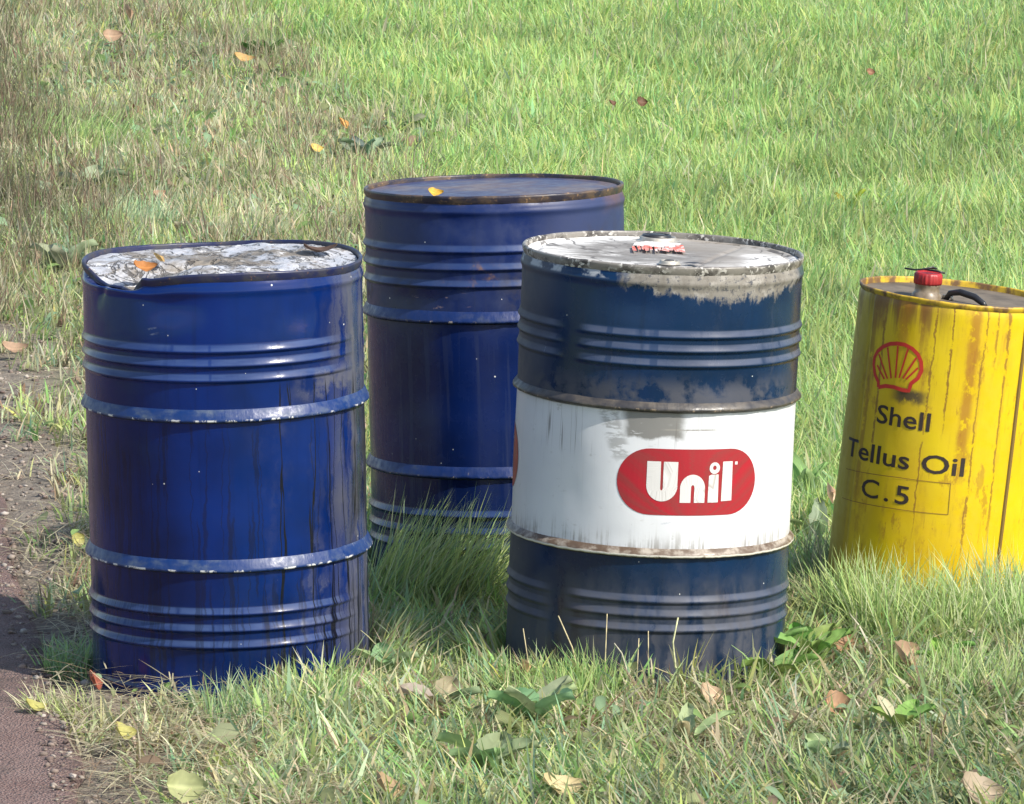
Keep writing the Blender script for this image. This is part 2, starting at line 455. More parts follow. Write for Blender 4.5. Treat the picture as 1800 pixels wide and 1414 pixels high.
def dirt_unil(M, c, th, z, n1, n2, st, st2, r):
    # white band between the two hoops
    jag = (n2 - .5) * .006
    zz = z + jag
    white = (z + (n2 - .5) * .006).ss(.2955, .2975) * (z + (n2 - .5) * .006).ss(.5905, .5885)
    wc = M.mix(n1.ss(.3, .7), (.66, .67, .69), (.55, .56, .59))
    wc = M.mix(st2.ss(.56, .72) * .25, wc, (.42, .41, .40))
    low = (z + (st - .5) * .10).ss(.355, .30)
    wc = M.mix(low * (st2 * .5 + M.noise(9, 5, .7, off=66) * .5).ss(.47, .60) * .75, wc, (.17, .15, .13))
    sc = M.noise(1, 6, .7, M.xyz(M.x * 16, M.y * 60), off=6)
    patch = (th + .04 + (n2 - .5) * .14).abs().ss(.25, .17) * (z - .562 + (n2 - .5) * .04).abs().ss(.036, .026)
    tail = ((th + .27 + (z - .5) * 1.2).abs().ss(.10, .04)) * z.ss(.47, .5) * sc.ss(.46, .54)
    wc = M.mix((patch * sc.ss(.30, .42)).max(tail * .6) * .92, wc, (.16, .155, .145))
    line = ((z - .551).abs().ss(.0022, .0008)) * th.ss(.0, .05) * th.ss(.5, .3) * sc.ss(.4, .5)
    wc = M.mix(line, wc, (.25, .24, .22))
    sp = M.noise(34, 4, .6, off=21).ss(.64, .70).max(M.noise(1, 5, .7, M.xyz(M.x * 12, M.y * 40), off=73).ss(.60, .68) * .7)
    wc = M.mix(sp * .55, wc, (.3, .29, .28))
    dr = ((M.noise(1, 2, .5, M.xyz(M.x * 45, M.y * .8), off=31) - .5).abs().ss(.010, .002)) * (z + (n1 - .5) * .3).ss(.50, .56) * n1.ss(.50, .60)
    wc = M.mix(dr * .7, wc, (.12, .11, .10))
    # blue parts: dusty, greyer low down and to the left
    st = M.noise(1, 5, .6, M.xyz(M.x * 30 + (n2 - .5) * 1.5, M.y * 2.5), off=25)
    grey_low = z.ss(.29, .16) * (st.ss(.36, .62) * .6 + n2.ss(.4, .65) * .25 + .05)
    grey_mid = (zz - .61).abs().ss(.06, .008) * n2.ss(.40, .56) * .75
    grey_left = (th + (n1 - .5) * .6).ss(-.75, -1.15) * .6
    g = grey_low.max(grey_mid).max(grey_left).max(st.ss(.55, .75) * .22) * (th + (n1 - .5) * .4).ss(1.5, .9)
    brown = z.ss(.27, .15) * M.noise(8, 5, .6, M.xyz(M.x, M.y * .6), off=33).ss(.5, .6) * .7
    c = M.mix(brown, c, (.045, .032, .03))
    c = M.mix(g, c, (.066, .068, .082))
    # bare tan patch running round under the rim
    jag2 = M.noise(1, 6, .72, M.xyz(M.x * 32, M.y * 16), off=17)
    depth = .846 - (th - .55).abs().ss(1.1, .1) * .034
    bare = ((z - depth - .0) * 12 + (jag2 - .5) * 1.35).ss(-.06, .10) * (th + (jag2 - .5) * .4).ss(-.36, -.22) * (th + (jag2 - .5) * .3).ss(1.36, 1.15)
    holes = M.noise(70, 5, .75, off=19).ss(.54, .60)
    bc = M.mix(jag2.ss(.3, .7), (.23, .215, .19), (.14, .125, .105))
    bc = M.mix(M.noise(30, 5, .7, off=46).ss(.5, .62) * .6, bc, (.34, .32, .29))
    bc = M.mix(holes * .8, bc, (.04, .045, .06))
    bc = M.mix(M.noise(1, 5, .75, M.xyz(M.x * 40, M.y * 110), off=47).ss(.57, .64) * .7, bc, (.05, .05, .055))
    c = M.mix(bare, c, bc)
    lft = (z.ss(.846, .852)) * th.ss(-.2, -.5) * n2.ss(.47, .56) * .8
    c = M.mix(lft, c, (.40, .42, .44))
    c = M.mix(white, c, wc)
    rust = (zz - .591).abs().ss(.010, .003).max((zz - .296).abs().ss(.006, .001)) * n2.ss(.25, .45)
    c = M.mix(rust * .8, c, (.12, .085, .055))
    c = paint_chips(M, c, r, dens=.94)
    rr = (r + g * .55 + bare * .5) * (1 - white) + white * .42
    return c, rr.clamp(), n2 + bare * -.8 + g * .4

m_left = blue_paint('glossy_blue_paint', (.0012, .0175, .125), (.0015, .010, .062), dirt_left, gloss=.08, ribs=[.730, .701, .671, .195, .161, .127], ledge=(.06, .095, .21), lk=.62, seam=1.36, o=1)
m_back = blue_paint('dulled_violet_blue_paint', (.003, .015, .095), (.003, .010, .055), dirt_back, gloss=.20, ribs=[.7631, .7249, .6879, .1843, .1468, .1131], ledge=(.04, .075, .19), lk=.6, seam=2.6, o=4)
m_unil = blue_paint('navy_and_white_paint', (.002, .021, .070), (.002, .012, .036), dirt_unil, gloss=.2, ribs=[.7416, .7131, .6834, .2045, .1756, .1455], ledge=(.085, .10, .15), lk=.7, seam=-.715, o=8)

def hoop_mat(name, base, grime, g_lo, g_hi, chip, zs=(0, 0), cw=.5, cc=(.62, .62, .62)):
    M = MatB(name)
    n = M.noise(1, 5, .65, M.xyz(M.x * 22, M.y * 40)); n2 = M.noise(60, 4, .65, off=2)
    n3 = M.noise(1, 4, .7, M.xyz(M.x * 35, M.y * 8), off=5)
    c = M.mix((n * .8 + n2 * .2).ss(g_lo, g_hi), base, grime)
    c = M.mix(n3.ss(.60, .68) * n2.ss(.45, .55), c, chip)
    n4 = M.noise(1, 5, .7, M.xyz(M.x * 38, M.y * 20), off=9)
    e = (M.y - (zs[0] - .0035)).abs().ss(.0035, .001).max((M.y - (zs[1] - .0035)).abs().ss(.0035, .001))
    c = M.mix(e * n4.ss(cw, cw + .05), c, cc)
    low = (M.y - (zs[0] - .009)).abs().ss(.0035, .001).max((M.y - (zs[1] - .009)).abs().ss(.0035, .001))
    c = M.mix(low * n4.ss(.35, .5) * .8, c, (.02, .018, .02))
    return M.set(c, n2.ss(.3, .7) * .3 + .3, bump=n2 + n3, bstr=.5, bdist=.002)
h_left = hoop_mat('blue_hoop_with_grey_grime', (.003, .024, .12), (.07, .095, .145), .44, .72, (.30, .32, .38), (.590, .284), .52)
h_back = hoop_mat('blue_hoop_chipped', (.003, .018, .10), (.045, .06, .10), .5, .75, (.40, .34, .28), (.610, .271), .56, (.45, .38, .32))
h_unil_t = hoop_mat('rusty_dirty_hoop', (.035, .033, .035), (.095, .08, .065), .40, .66, (.05, .03, .02), (.594, .594), .55, (.22, .17, .12))
h_unil_b = hoop_mat('rust_brown_hoop', (.10, .066, .042), (.34, .30, .25), .45, .62, (.05, .028, .016), (.298, .298), .38, (.60, .57, .50))
def rim_mat(name, base, g, chip, thr):
    M = MatB(name)
    n = M.noise(1, 5, .65, M.xyz(M.x * 18, M.y * 30)); n2 = M.noise(90, 3, .6, off=2)
    c = M.mix(n.ss(.42, .62), base, g)
    c = M.mix(n2.ss(thr, thr + .06) * n.ss(.4, .6), c, chip)
    return M.set(c, n.ss(.3, .7) * .3 + .3, bump=n2, bstr=.4, bdist=.0015)
r_left = rim_mat('dark_blue_rim', (.012, .016, .06), (.035, .035, .05), (.16, .08, .05), .6)
r_back = rim_mat('rusty_rim', (.022, .02, .035), (.10, .065, .04), (.30, .18, .09), .58)
r_unil = rim_mat('worn_white_rim', (.20, .185, .165), (.045, .04, .037), (.55, .53, .49), .52)

# lids
M = MatB('crumpled_foil_and_dirt', 'object')
n = M.noise(9, 5, .65, dist=.8); n2 = M.noise(26, 5, .7, dist=1.2, off=3); n3 = M.noise(90, 3, .6, off=5)
wr = (M.noise(7, 4, .6, dist=2.5, off=8) - .5).abs().ss(.03, .004)
cen = ((M.x + .02) * (M.x + .02) + M.y * M.y)._m('SQRT')
c = M.mix((n - cen * .9 + .10).ss(.36, .52), (.40, .41, .44), (.17, .15, .125))
c = M.mix(n2.ss(.55, .63) * (n + cen * .9).ss(.55, .7), c, (.62, .62, .62))
c = M.mix(M.noise(14, 5, .7, dist=2.0, off=15).ss(.57, .66) * .9, c, (.13, .11, .09))
c = M.mix((n2.ss(.42, .33)) * .85, c, (.09, .085, .08))
c = M.mix(wr * .85, c, (.05, .045, .04))
c = M.mix((M.y + (n - .5) * .1).ss(-.12, -.2) * M.x.ss(-.05, -.12) * .85, c, (.10, .09, .075))
c = M.mix(n3.ss(.62, .7) * .7, c, (.16, .085, .04))
foil = M.set(c, n.ss(.35, .6) * .4 + .35, bump=n2 + wr * -.5 + n * .6, bstr=.8, bdist=.008)

M = MatB('blue_lid_with_thin_rust', 'object')
n = M.noise(5, 5, .6, dist=.5); n2 = M.noise(30, 5, .65, off=3)
c = M.mix(n2.ss(.3, .7), (.03, .037, .10), (.055, .058, .11))
c = M.mix(n.ss(.48, .66) * .7, c, (.15, .105, .085))
c = M.mix((M.noise(1, 4, .6, M.xyz(M.x * 6, M.y * 25), off=5)).ss(.6, .7) * .5, c, (.22, .23, .26))
lidb = M.set(c, n2.ss(.3, .7) * .25 + .35, bump=n2, bstr=.3, bdist=.002)

M = MatB('dirty_white_lid_paint', 'object')
n = M.noise(6, 5, .6, dist=.6); n2 = M.noise(1, 6, .7, M.xyz(M.x * 14, M.y * 45), dist=.6, off=3); n3 = M.noise(60, 4, .65, off=6)
mid = (M.x + .03)._m('POWER', 2.0) * 1.0 + (M.y * M.y) * 1.0
zone = (mid._m('SQRT') + (n - .5) * .22).ss(.24, .12)
c = M.mix(n3.ss(.3, .7), (.80, .79, .76), (.66, .64, .60))
c = M.mix(n2.ss(.50, .62) * .75, c, (.16, .14, .12))
c = M.mix(zone * n2.ss(.25, .5) * .88, c, (.14, .125, .11))
far = (M.y + (n - .5) * .2).ss(.02, .10) * M.x.ss(-.08, .0)
c = M.mix(far * .75, c, (.20, .175, .14))
c = M.mix(M.noise(22, 5, .7, dist=1, off=12).ss(.6, .66) * .7, c, (.10, .085, .07))
c = M.mix((M.noise(5, 3, .5, dist=1.5, off=22) - .5).abs().ss(.012, .003) * .8, c, (.07, .06, .05))
c = M.mix((M.x - .04 + (n - .5) * .1).ss(0, .04) * (M.x - .02).ss(.17, .12) * .55, c, (.23, .20, .165))
lidw = M.set(c, .6, bump=n2 + n3, bstr=.35, bdist=.002)

def plain(name, col, rough=.5, metal=0, coord='object', var=.3, sc=40, bstr=.3):
    M = MatB(name, coord)
    n = M.noise(sc, 4, .6)
    c = M.mix(n.ss(.3, .7), [k * (1 - var) for k in col], [min(1, k * (1 + var)) for k in col])
    return M.set(c, rough, metal, bump=n, bstr=bstr, bdist=.001)
m_blackcap = plain('black_plastic', (.02, .02, .022), .4)
m_bung = plain('dirty_zinc', (.42, .39, .33), .45, .5)
m_bungdark = plain('dark_hole', (.03, .03, .035), .6)

# ================================================================== DRUM BUILDER
def wav(th, z, a=.0007, o=0):
    return a * 2 * (fbm(th * 3 + 10, z * 9, 1, 30 + o, 3) - .5)

def drum(name, label, group, px, D, rot, zoff, body_mat, hoop_mats, rim_mat_, ribs, hoops, H=.88, r0=.286,
         seam=1.0, seam_w=.07, rim_r=.2855, dent=None, o=0, ribamp=.0060, hoop_k=1.0, dings=()):
    x = (px - CX) / F_PX * D
    root = empty(name, (x, D, zoff), rot)
    tag(root, label, 'oil drum', group)
    DR[label] = (x, D, r0)
    d = dent or (lambda T, r, z: (T, r, z))
    def body_fn(T, r, z):
        fade = sstep(np.abs(((T - seam + PI) % (2 * PI)) - PI), seam_w * .4, seam_w * 2.0)
        rr = r + wav(T, z, .0011, o)
        for (dt, dz, wt, wz, am) in dings: rr = rr - am * np.exp(-(((T - dt) / wt) ** 2 + ((z - dz) / wz) ** 2))
        for zr in ribs:
            up = 1 - np.clip((z - (zr - .004)) / .014, 0, 1); dn = np.clip((z - (zr - .0115)) / .0075, 0, 1)
            rr = rr + ribamp * fade * (up ** 1.25) * sstep(dn, 0, 1)
        zt = H - .036
        rr = rr + .0032 * np.exp(-((z - zt) / .0075) ** 2) + .003 * np.exp(-((z - .03) / .008) ** 2)
        rr = rr - .004 * sstep(z, H - .026, H - .012)
        rr = rr - (1 - fade) * .0008
        return d(T, rr, z)
    zs = set(np.round(np.arange(0.0, H - .004, .012), 4))
    for zr in ribs + [H - .036, .03]:
        for k in np.arange(-.018, .0181, .0022): zs.add(round(zr + k, 5))
    zs.add(H - .006)
    zs = sorted(k for k in zs if 0 <= k <= H - .004)
    rows = [(r0, k) for k in zs]
    body = lathe_obj('body', rows, body_mat, root, 240, body_fn)
    # welded side seam
    sm = seam
    for zh, hm in zip(hoops, hoop_mats):
        k_ = hoop_k
        prof = [(r0 - .001, zh + .020 * k_), (r0 + .002, zh + .016 * k_), (r0 + .0055, zh + .008 * k_), (r0 + .009, zh + .001),
                (r0 + .0100, zh - .002), (r0 + .0097, zh - .0045), (r0 + .007, zh - .0065), (r0 + .003, zh - .0075), (r0 - .001, zh - .010)]
        def hf(T, r, z, zh=zh):
            k = 1 + .25 * (fbm(T * 9 + 20, z * 0, 1, zh * 50, 3) - .5)
            nick = (fbm(T * 40 + 20, z * 0 + 3, 1, zh * 50 + 7, 3) - .5)
            return d(T, r0 + (r - r0) * k + wav(T, z, .0011, o), z + .0035 * nick * sstep(r, r0 + .004, r0 + .012))
        lathe_obj('rolling_hoop', prof, hm, root, 300, hf)
    # top chime: rolled bead with an inner wall down to the lid
    prof = [(rim_r - .002, H - .018), (rim_r + .001, H - .012)] + arc(rim_r - .002, H - .004, .0040, -20, 180, 9) + [(rim_r - .0062, H - .010), (rim_r - .0075, H - .024)]
    def rf(T, r, z):
        return d(T, r + .0008 * (fbm(T * 12 + 9, 0 * z, 1, 40 + o, 3) - .5), z + .0022 * (fbm(T * 7 + 9, 0 * z, 1, 44 + o, 3) - .5))
    lathe_obj('top_rim', prof, rim_mat_, root, 260, rf)
    prof = [(r0 - .006, .014), (r0 + .0005, .010)] + arc(r0 - .003, .004, .004, 40, -90, 5)
    lathe_obj('bottom_rim', prof, rim_mat_, root, 120, None)
    lathe_obj('bottom', [(.001, .012), (r0 - .004, .012)], rim_mat_, root, 48, None)
    return root
def lid(root, rows, mat, fn=None, nth=160, name='lid'):
    return lathe_obj(name, rows, mat, root, nth, fn)
def disc_rows(r, z, n=24, bowl=0.0):
    return [(max(.0005, r * k / n), z + bowl * (k / n) ** 2) for k in range(n + 1)]

# left drum: bashed rim at its front left
def dent_left(T, r, z):
    ang = sstep(T, -1.50, -1.0) * (1 - sstep(T, -.74, -.52)) * (.85 + .3 * vnoise(T * 9, 0 * T, 1, 3))
    g = ang * sstep(z, .846, .872)
    g2 = np.exp(-((T + .52) / .20) ** 2) * sstep(z, .80, .88)
    g3 = np.exp(-((T + .30) / .20) ** 2) * np.exp(-((z - .825) / .022) ** 2)
    kink = np.exp(-((T + .66) / .05) ** 2) * sstep(z, .84, .88)
    kink = np.exp(-((T + .55) / .03) ** 2) * sstep(z, .85, .88)
    crz = np.exp(-((T + .95 - (z - .84) * 2) / .035) ** 2) * sstep(z, .80, .85)
    r2 = r - .024 * g - .006 * g2 - .0055 * g3 + .005 * kink - .006 * crz
    z2 = z - .030 * g - .007 * g2 + .003 * kink + .004 * np.sin(T * 3 + 1) * sstep(z, .8, .88)
    return T, r2, z2
left = drum('oil_drum', 'all-blue glossy drum with crumpled whitish lid and bashed rim, nearest the road',
            'oil drums standing on the grass', 397, 11.40, (R(-.7), R(-.9), 0), -.012, m_left, (h_left, h_left), r_left,
            [.730, .701, .671, .195, .161, .127], [.590, .284], seam=1.36, seam_w=.26, dent=dent_left, o=1, dings=((-.35, .80, .22, .022, .004), (.62, .79, .12, .03, .0035), (1.05, .52, .12, .06, .006), (.15, .43, .30, .06, .0025), (-.8, .38, .2, .05, .003), (1.15, .30, .1, .05, .006), (-.2, .08, .3, .03, .003)))
def lidf_left(T, r, z):
    x, y = r * np.sin(T), -r * np.cos(T)
    k = sstep(r, .275, .20)
    ridge = np.abs(fbm(x, y, 9, 61, 4) - .5) * 2
    z = z + (.030 * (fbm(x, y, 6, 60, 3) - .45) + .016 * ridge) * (.35 + .65 * k) + .004 * (fbm(x, y, 40, 62, 3) - .5)
    return dent_left(T, r, z)
lid(left, disc_rows(.277, .869, 60), foil, lidf_left, 200)

# back drum: violet blue, plain lid
back = drum('oil_drum', 'faded dark blue drum with flat blue lid and rusty rim, farthest from the camera',
            'oil drums standing on the grass', 881, 12.30, (R(-2.4), R(-1.1), 0), .018, m_back, (h_back, h_back), r_back,
            [.7631, .7249, .6879, .1843, .1468, .1131], [.610, .271], H=.880, seam=2.6, o=4, ribamp=.0058, dings=((-.3, .82, .25, .03, .004), (-.62, .655, .3, .02, .0035), (.35, .80, .2, .04, .0035), (-.5, .44, .3, .07, .003)))
lid(back, disc_rows(.277, .871, 24), lidb, lambda T, r, z: (T, r, z + .003 * (fbm(r * np.sin(T), r * np.cos(T), 7, 9, 3) - .5) - .004 * np.exp(-((r - .255) / .006) ** 2)))

# right drum: navy with a white band
unil = drum('oil_drum', 'navy drum with white middle band, red oval logo and dirty white lid',
            'oil drums standing on the grass', 1136, 11.36, (R(-.9), R(2.45), R(0)), .012, m_unil, (h_unil_t, h_unil_b), r_unil,
            [.7416, .7131, .6834, .2045, .1756, .1455], [.594, .298], seam=-.715, seam_w=.10, o=8, ribamp=.0048, hoop_k=.6, dings=((-.95, .71, .25, .045, .005), (-.2, .80, .2, .03, .0035), (.4, .64, .25, .025, .003), (1.0, .80, .15, .03, .004), (-.6, .4, .15, .06, .003), (.2, .10, .3, .04, .004)))
def lidf_unil(T, r, z):
    x, y = r * np.sin(T), -r * np.cos(T)
    z = z + .006 * (fbm(x, y, 6, 70, 3) - .5) - .007 * np.exp(-((r - .258) / .007) ** 2)
    z = z - .003 * np.exp(-((x - .115 - y * .3) / .006) ** 2) * (r < .25)
    return T, r, z
lid_u = lid(unil, disc_rows(.277, .869, 60), lidw, lidf_unil, 200)
# bungs on the lid
def bung(x, y, z, r, h, mat, name='bung', parent=lid_u, tilt=0):
    rows = [(.0005, h), (r * .55, h), (r * .58, h * .55), (r * .8, h * .5), (r * .86, h), (r * .96, h), (r, h * .8), (r * 1.02, 0), (r * 1.2, -.002)]
    V, q, uv = lathe(rows, 32)
    o = link(name, np_mesh(name, V, q, uv=uv), mat, parent)
    o.location = (x, y, z); o.rotation_euler = (tilt, 0, 0)
    return o
b = bung(-.005, .205, .872, .038, .007, m_bung); b['label'] = 'large bung at the far side of the lid'
c_ = bung(-.008, .207, .878, .030, .005, m_blackcap, 'bung_cap')
c_['label'] = 'black cap over the large bung'
b = bung(.008, -.175, .873, .020, .005, m_bung); b['label'] = 'small square-socket bung near the front rim'
hole = bung(.008, -.175, .876, .0095, .003, m_bungdark, 'bung_socket')
V, q, uv = lathe([(.0005, 0), (.016, 0)], 4)
s1 = link('stamped_mark', np_mesh('stamped_mark', V * np.array([1.5, .9, 1]) , q, uv=uv), m_bungdark, lid_u); s1.location = (.056, -.172, .8748); s1.rotation_euler = (0, 0, PI / 4 * 0)
# red faded print on the lid
M = MatB('faded_red_print', 'object')
n = M.noise(60, 5, .7)
m_redprint = M.set(M.mix(n.ss(.46, .56), (.62, .10, .06), (.62, .55, .50)), .6)
bm = bmesh.new()
random.seed(3)
def blob(bm, cx, cy, w, h, z):
    vs = [bm.verts.new((cx + sx * w / 2 + random.uniform(-.003, .003), cy + sy * h / 2 + random.uniform(-.006, .006), z)) for sx, sy in ((-1, -1), (1, -1), (1, 1), (-1, 1))]
    bm.faces.new(vs)
for k in range(11): blob(bm, -.058 + k * .0085, .035 + random.uniform(-.012, .012), .0065, .075 + random.uniform(-.03, .025), .8745)
blob(bm, .038, .055, .014, .11, .8745)
link('red_print', bm_me(bm, 'red_print', False), m_redprint, lid_u)
# a paper-white label scrap beside it
bm = bmesh.new()
vs = [bm.verts.new(p) for p in ((-.06, .085, .8732), (.03, .065, .8732), (.042, .15, .8732), (-.03, .165, .8732), (-.055, .13, .8732))]
bm.faces.new(vs)
link('paper_label', bm_me(bm, 'paper_label', False), plain('worn_paper', (.62, .61, .58), .8, sc=60), lid_u)

# ---- red oval with the word, traced in the plan of the drum (x in metres of arc, y up)
ZC = (850., 252., 1147.)      # pixel row, radius and axis column of the drum where the oval stands
Z_LOGO = .445
PXM = 868.0
def unwrap(X_, Y_):            # zoomed picture coordinates -> arc length, height
    px = X_ / 3 + 860; py = Y_ / 3 + 750
    return math.asin(max(-1, min(1, (px - 1147) / 254.))) * .286, Z_LOGO + (851 - py) / PXM
def unw(lp): return [unwrap(*p) for p in lp]
def arcp(cx, cy, rx, ry, a0, a1, n=16):
    return [(cx + rx * math.cos(R(a0 + (a1 - a0) * i / n)), cy + ry * math.sin(R(a0 + (a1 - a0) * i / n))) for i in range(n + 1)]
to_cyl = lambda x, y: (x / .286, y)
M = MatB('red_print')
n = M.noise(14, 4, .6); n2 = M.noise(1, 5, .65, M.xyz(M.x * 60, M.y * 9), off=3)
c = M.mix(n.ss(.3, .7), (.36, .006, .018), (.29, .006, .016))
c = M.mix((M.x).ss(.0, -.07) * n.ss(.38, .52) * .85, c, (.20, .05, .04))
c = M.mix(n2.ss(.56, .66) * .5, c, (.24, .06, .05))
c = M.mix(M.noise(45, 4, .7, off=9).ss(.62, .68) * .6, c, (.45, .22, .20))
c = M.mix((M.y - .445).ss(-.02, -.06) * n.ss(.4, .6) * .5, c, (.20, .04, .035))
m_pill = M.set(c, .45, bump=n, bstr=.1)
M = MatB('white_print')
n2 = M.noise(1, 5, .65, M.xyz(M.x * 70, M.y * 10), off=3)
c = M.mix((n2 + (M.noise(25, 4, .6, off=4) - .5) * .3).ss(.40, .70), (.66, .65, .64), (.36, .33, .31))
m_wprint = M.set(c, .5)
x0, _ = unwrap(648, 0); x1, _ = unwrap(1392, 0)
z0, z1 = unwrap(0, 478)[1], unwrap(0, 128)[1]
rr = (z1 - z0) / 2; rx = rr * 1.0
def pill(e=0.0):
    zc = (z0 + z1) / 2
    return ([(x1 - rx + (rx + e) * math.cos(a), zc + (rr + e) * math.sin(a)) for a in np.linspace(-PI / 2, PI / 2, 21)] +
            [(x0 + rx - (rx + e) * math.cos(a), zc - (rr + e) * math.sin(a)) for a in np.linspace(-PI / 2, PI / 2, 21)])
zc = (z0 + z1) / 2
def surf(th, z): return .286 + float(wav(th, z, .0011, 8))
letters = []
# U
letters.append([[(805, 195), (878, 195), (879, 335)] + arcp(886, 335, 7, 12, 180, 0, 6)[0:] + [(893, 195), (970, 195), (970, 322)] + arcp(888, 322, 83, 83, 0, 180, 18)])
# n
letters.append([[(986, 410), (986, 335)] + arcp(1052, 335, 67, 74, 180, 360, 18) + [(1119, 410), (1062, 410), (1062, 330)] + arcp(1053, 330, 9, 14, 0, -180, 6) + [(1044, 410)]])
# i stem and ring
letters.append([[(1138, 268), (1152, 262), (1190, 262), (1192, 410), (1136, 410)]])
letters.append([arcp(1167, 228, 28, 31, 0, 360, 24)[:-1], arcp(1167, 226, 10, 12, 0, 360, 14)[:-1][::-1]])
# l
letters.append([[(1211, 195), (1263, 195), (1265, 403), (1209, 405)]])
letters.append([[(1276, 198), (1290, 198), (1290, 214), (1276, 214)]])
letters_by_glyph = [[letters[0]], [letters[1]], [letters[2], letters[3]], [letters[4]], [letters[5]]]
for base, nm in ((0.0, 'left'), (-2.087, 'a')):
    mp = lambda x, y, b=base: (x / .286 + b, y)
    p = wrap_polys('oval_logo', [[pill()]], lambda t, z: surf(t, z) + .0008, m_pill, unil, mp)
    for L in letters_by_glyph: wrap_polys('letter', [[unw(l) for l in G] for G in L], lambda t, z: surf(t, z) + .0014, m_wprint, p, mp, .003)

# ================================================================== YELLOW DRUM
YR, YH, YD = .213, .63, 12.0
ydx = (1645 - CX) / F_PX * YD
yel = empty('oil_tin', (ydx - .006, YD, .080), (R(-1.2), R(6.0), 0))
tag(yel, 'yellow tin drum with red screw cap, scallop shell sign and black lettering', 'oil tin')
DR['y'] = (ydx, YD, YR)
M = MatB('stained_yellow_paint')
th = M.x / .286
n1 = M.noise(4, 4, .6); n2 = M.noise(28, 6, .68, off=2)
st = M.noise(1, 5, .6, M.xyz(M.x * 24, M.y * 2.2), off=5); st2 = M.noise(1, 6, .7, M.xyz(M.x * 90, M.y * 9), off=7)
c = M.mix(n1.ss(.3, .7), (.62, .46, .003), (.56, .37, .003))
c = M.mix(st.ss(.5, .66) * n2.ss(.42, .6) * .5, c, (.27, .115, .01))
c = M.mix(M.noise(11, 7, .75, M.xyz(M.x, M.y * .5), off=41).ss(.56, .60) * n1.ss(.35, .5) * .75, c, (.36, .20, .012))
c = M.mix(st2.ss(.58, .7) * (st.ss(.42, .6)) * .8, c, (.14, .055, .012))
c = M.mix(M.noise(60, 5, .7, off=12).ss(.62, .68) * n1.ss(.4, .6) * .8, c, (.30, .14, .02))
top = (M.y + (st - .5) * .22).ss(.54, .63)
c = M.mix(top * st.ss(.38, .55) * (th + .1).ss(.1, -.3) * .9, c, (.17, .075, .02))
for (a0, w, z0_, z1_, k) in ((.50, .02, .1, .6, .8), (-.1, .014, .3, .6, .9), (-.85, .02, .2, .6, .8), (-.28, .012, .1, .6, .8), (.24, .012, .05, .5, .8), (-.62, .10, .50, .66, .85), (.12, .09, .22, .66, .75), (-.40, .04, .45, .66, .6), (.34, .02, .45, .66, .7), (-1.0, .05, .1, .66, .6)):
    f = (th - a0 + (st - .5) * .12 + (n2 - .5) * .10).abs().ss(w, w * .3) * (M.y + (n1 - .5) * .2).ss(z0_, z0_ + .12) * n2.ss(.40, .48) * k
    c = M.mix(f, c, (.30, .12, .012) if w > .05 else (.20, .09, .012))
left_shade = (th + (n1 - .5) * .2).ss(-.95, -1.2)
c = M.mix(left_shade * .55, c, (.26, .21, .03))  # shade on the tin's left side, painted in as olive
scf = ((th + .47).abs().ss(.26, .08)) * (M.y - .418 + (n2 - .5) * .03).abs().ss(.022, .006) * n2.ss(.30, .46)
c = M.mix(scf * .95, c, (.06, .04, .02))
m_yel = M.set(c, n2.ss(.3, .7) * .25 + .3, bump=n2 + st2, bstr=.25, bdist=.001)
M = MatB('dark_brown_stain')
n = M.noise(60, 4, .6)
m_stain = M.set(M.mix(n.ss(.35, .65), (.075, .04, .015), (.25, .15, .02)), .6, bump=n)
M = MatB('yellow_rim_paint')
n = M.noise(1, 4, .6, M.xyz(M.x * 20, M.y * 20))
m_yrim = M.set(M.mix(n.ss(.42, .6), (.55, .36, .02), (.14, .075, .03)), .5, bump=n)
M = MatB('oily_brown_lid', 'object')
n = M.noise(14, 5, .6)
m_ylid = M.set(M.mix(n.ss(.35, .65), (.075, .058, .04), (.15, .12, .085)), .75, bump=n)
def yfn(T, r, z):
    rr = r + .0016 * 2 * (fbm(T * 3 + 10, z * 7, 1, 90, 3) - .5)
    rr = rr - .0022 * np.exp(-((T + 1.08) / .014) ** 2) + .002 * np.exp(-((T + 1.04) / .02) ** 2)
    rr = rr - .004 * sstep(z, YH - .02, YH - .008)
    return T, rr, z
ysurf = lambda t, z: float(yfn(np.array(t), np.array(YR), np.array(z))[1])
lathe_obj('body', [(YR, k) for k in np.linspace(0, YH - .006, 60)], m_yel, yel, 220, yfn)
lathe_obj('top_rim', [(YR - .004, YH - .014), (YR + .0005, YH - .009)] + arc(YR - .0015, YH - .003, .0032, -20, 180, 8) + [(YR - .006, YH - .02)], m_yrim, yel, 160,
          lambda T, r, z: (T, r, z + .002 * (fbm(T * 5 + 9, 0 * z, 1, 95, 3) - .5)))
ylid = lathe_obj('lid', disc_rows(YR - .0055, YH - .013, 24), m_ylid, yel, 96, lambda T, r, z: (T, r, z + .004 * (fbm(r * np.sin(T), r * np.cos(T), 9, 5, 3) - .5)))
lathe_obj('bottom', [(.001, .004), (YR - .002, .004)], m_stain, yel, 48, None)
# vertical lap seam
bm = bmesh.new()
prev = None
for k in range(41):
    z = .005 + (YH - .018) * k / 40
    row = []
    for dt, dr in ((-.030, .0006), (-.020, .0034), (.004, .0040), (.016, .0006)):
        t = .70 + dt + .004 * (vnoise(z, 0, 8) - .5)
        r_ = ysurf(t, z) + dr
        row.append(bm.verts.new((r_ * math.sin(t), -r_ * math.cos(t), z)))
    if prev:
        for q_ in range(3): bm.faces.new((prev[q_], prev[q_ + 1], row[q_ + 1], row[q_]))
    prev = row
seam_me = bm_me(bm, 'side_seam', False)
link('side_seam', seam_me, m_stain, yel)
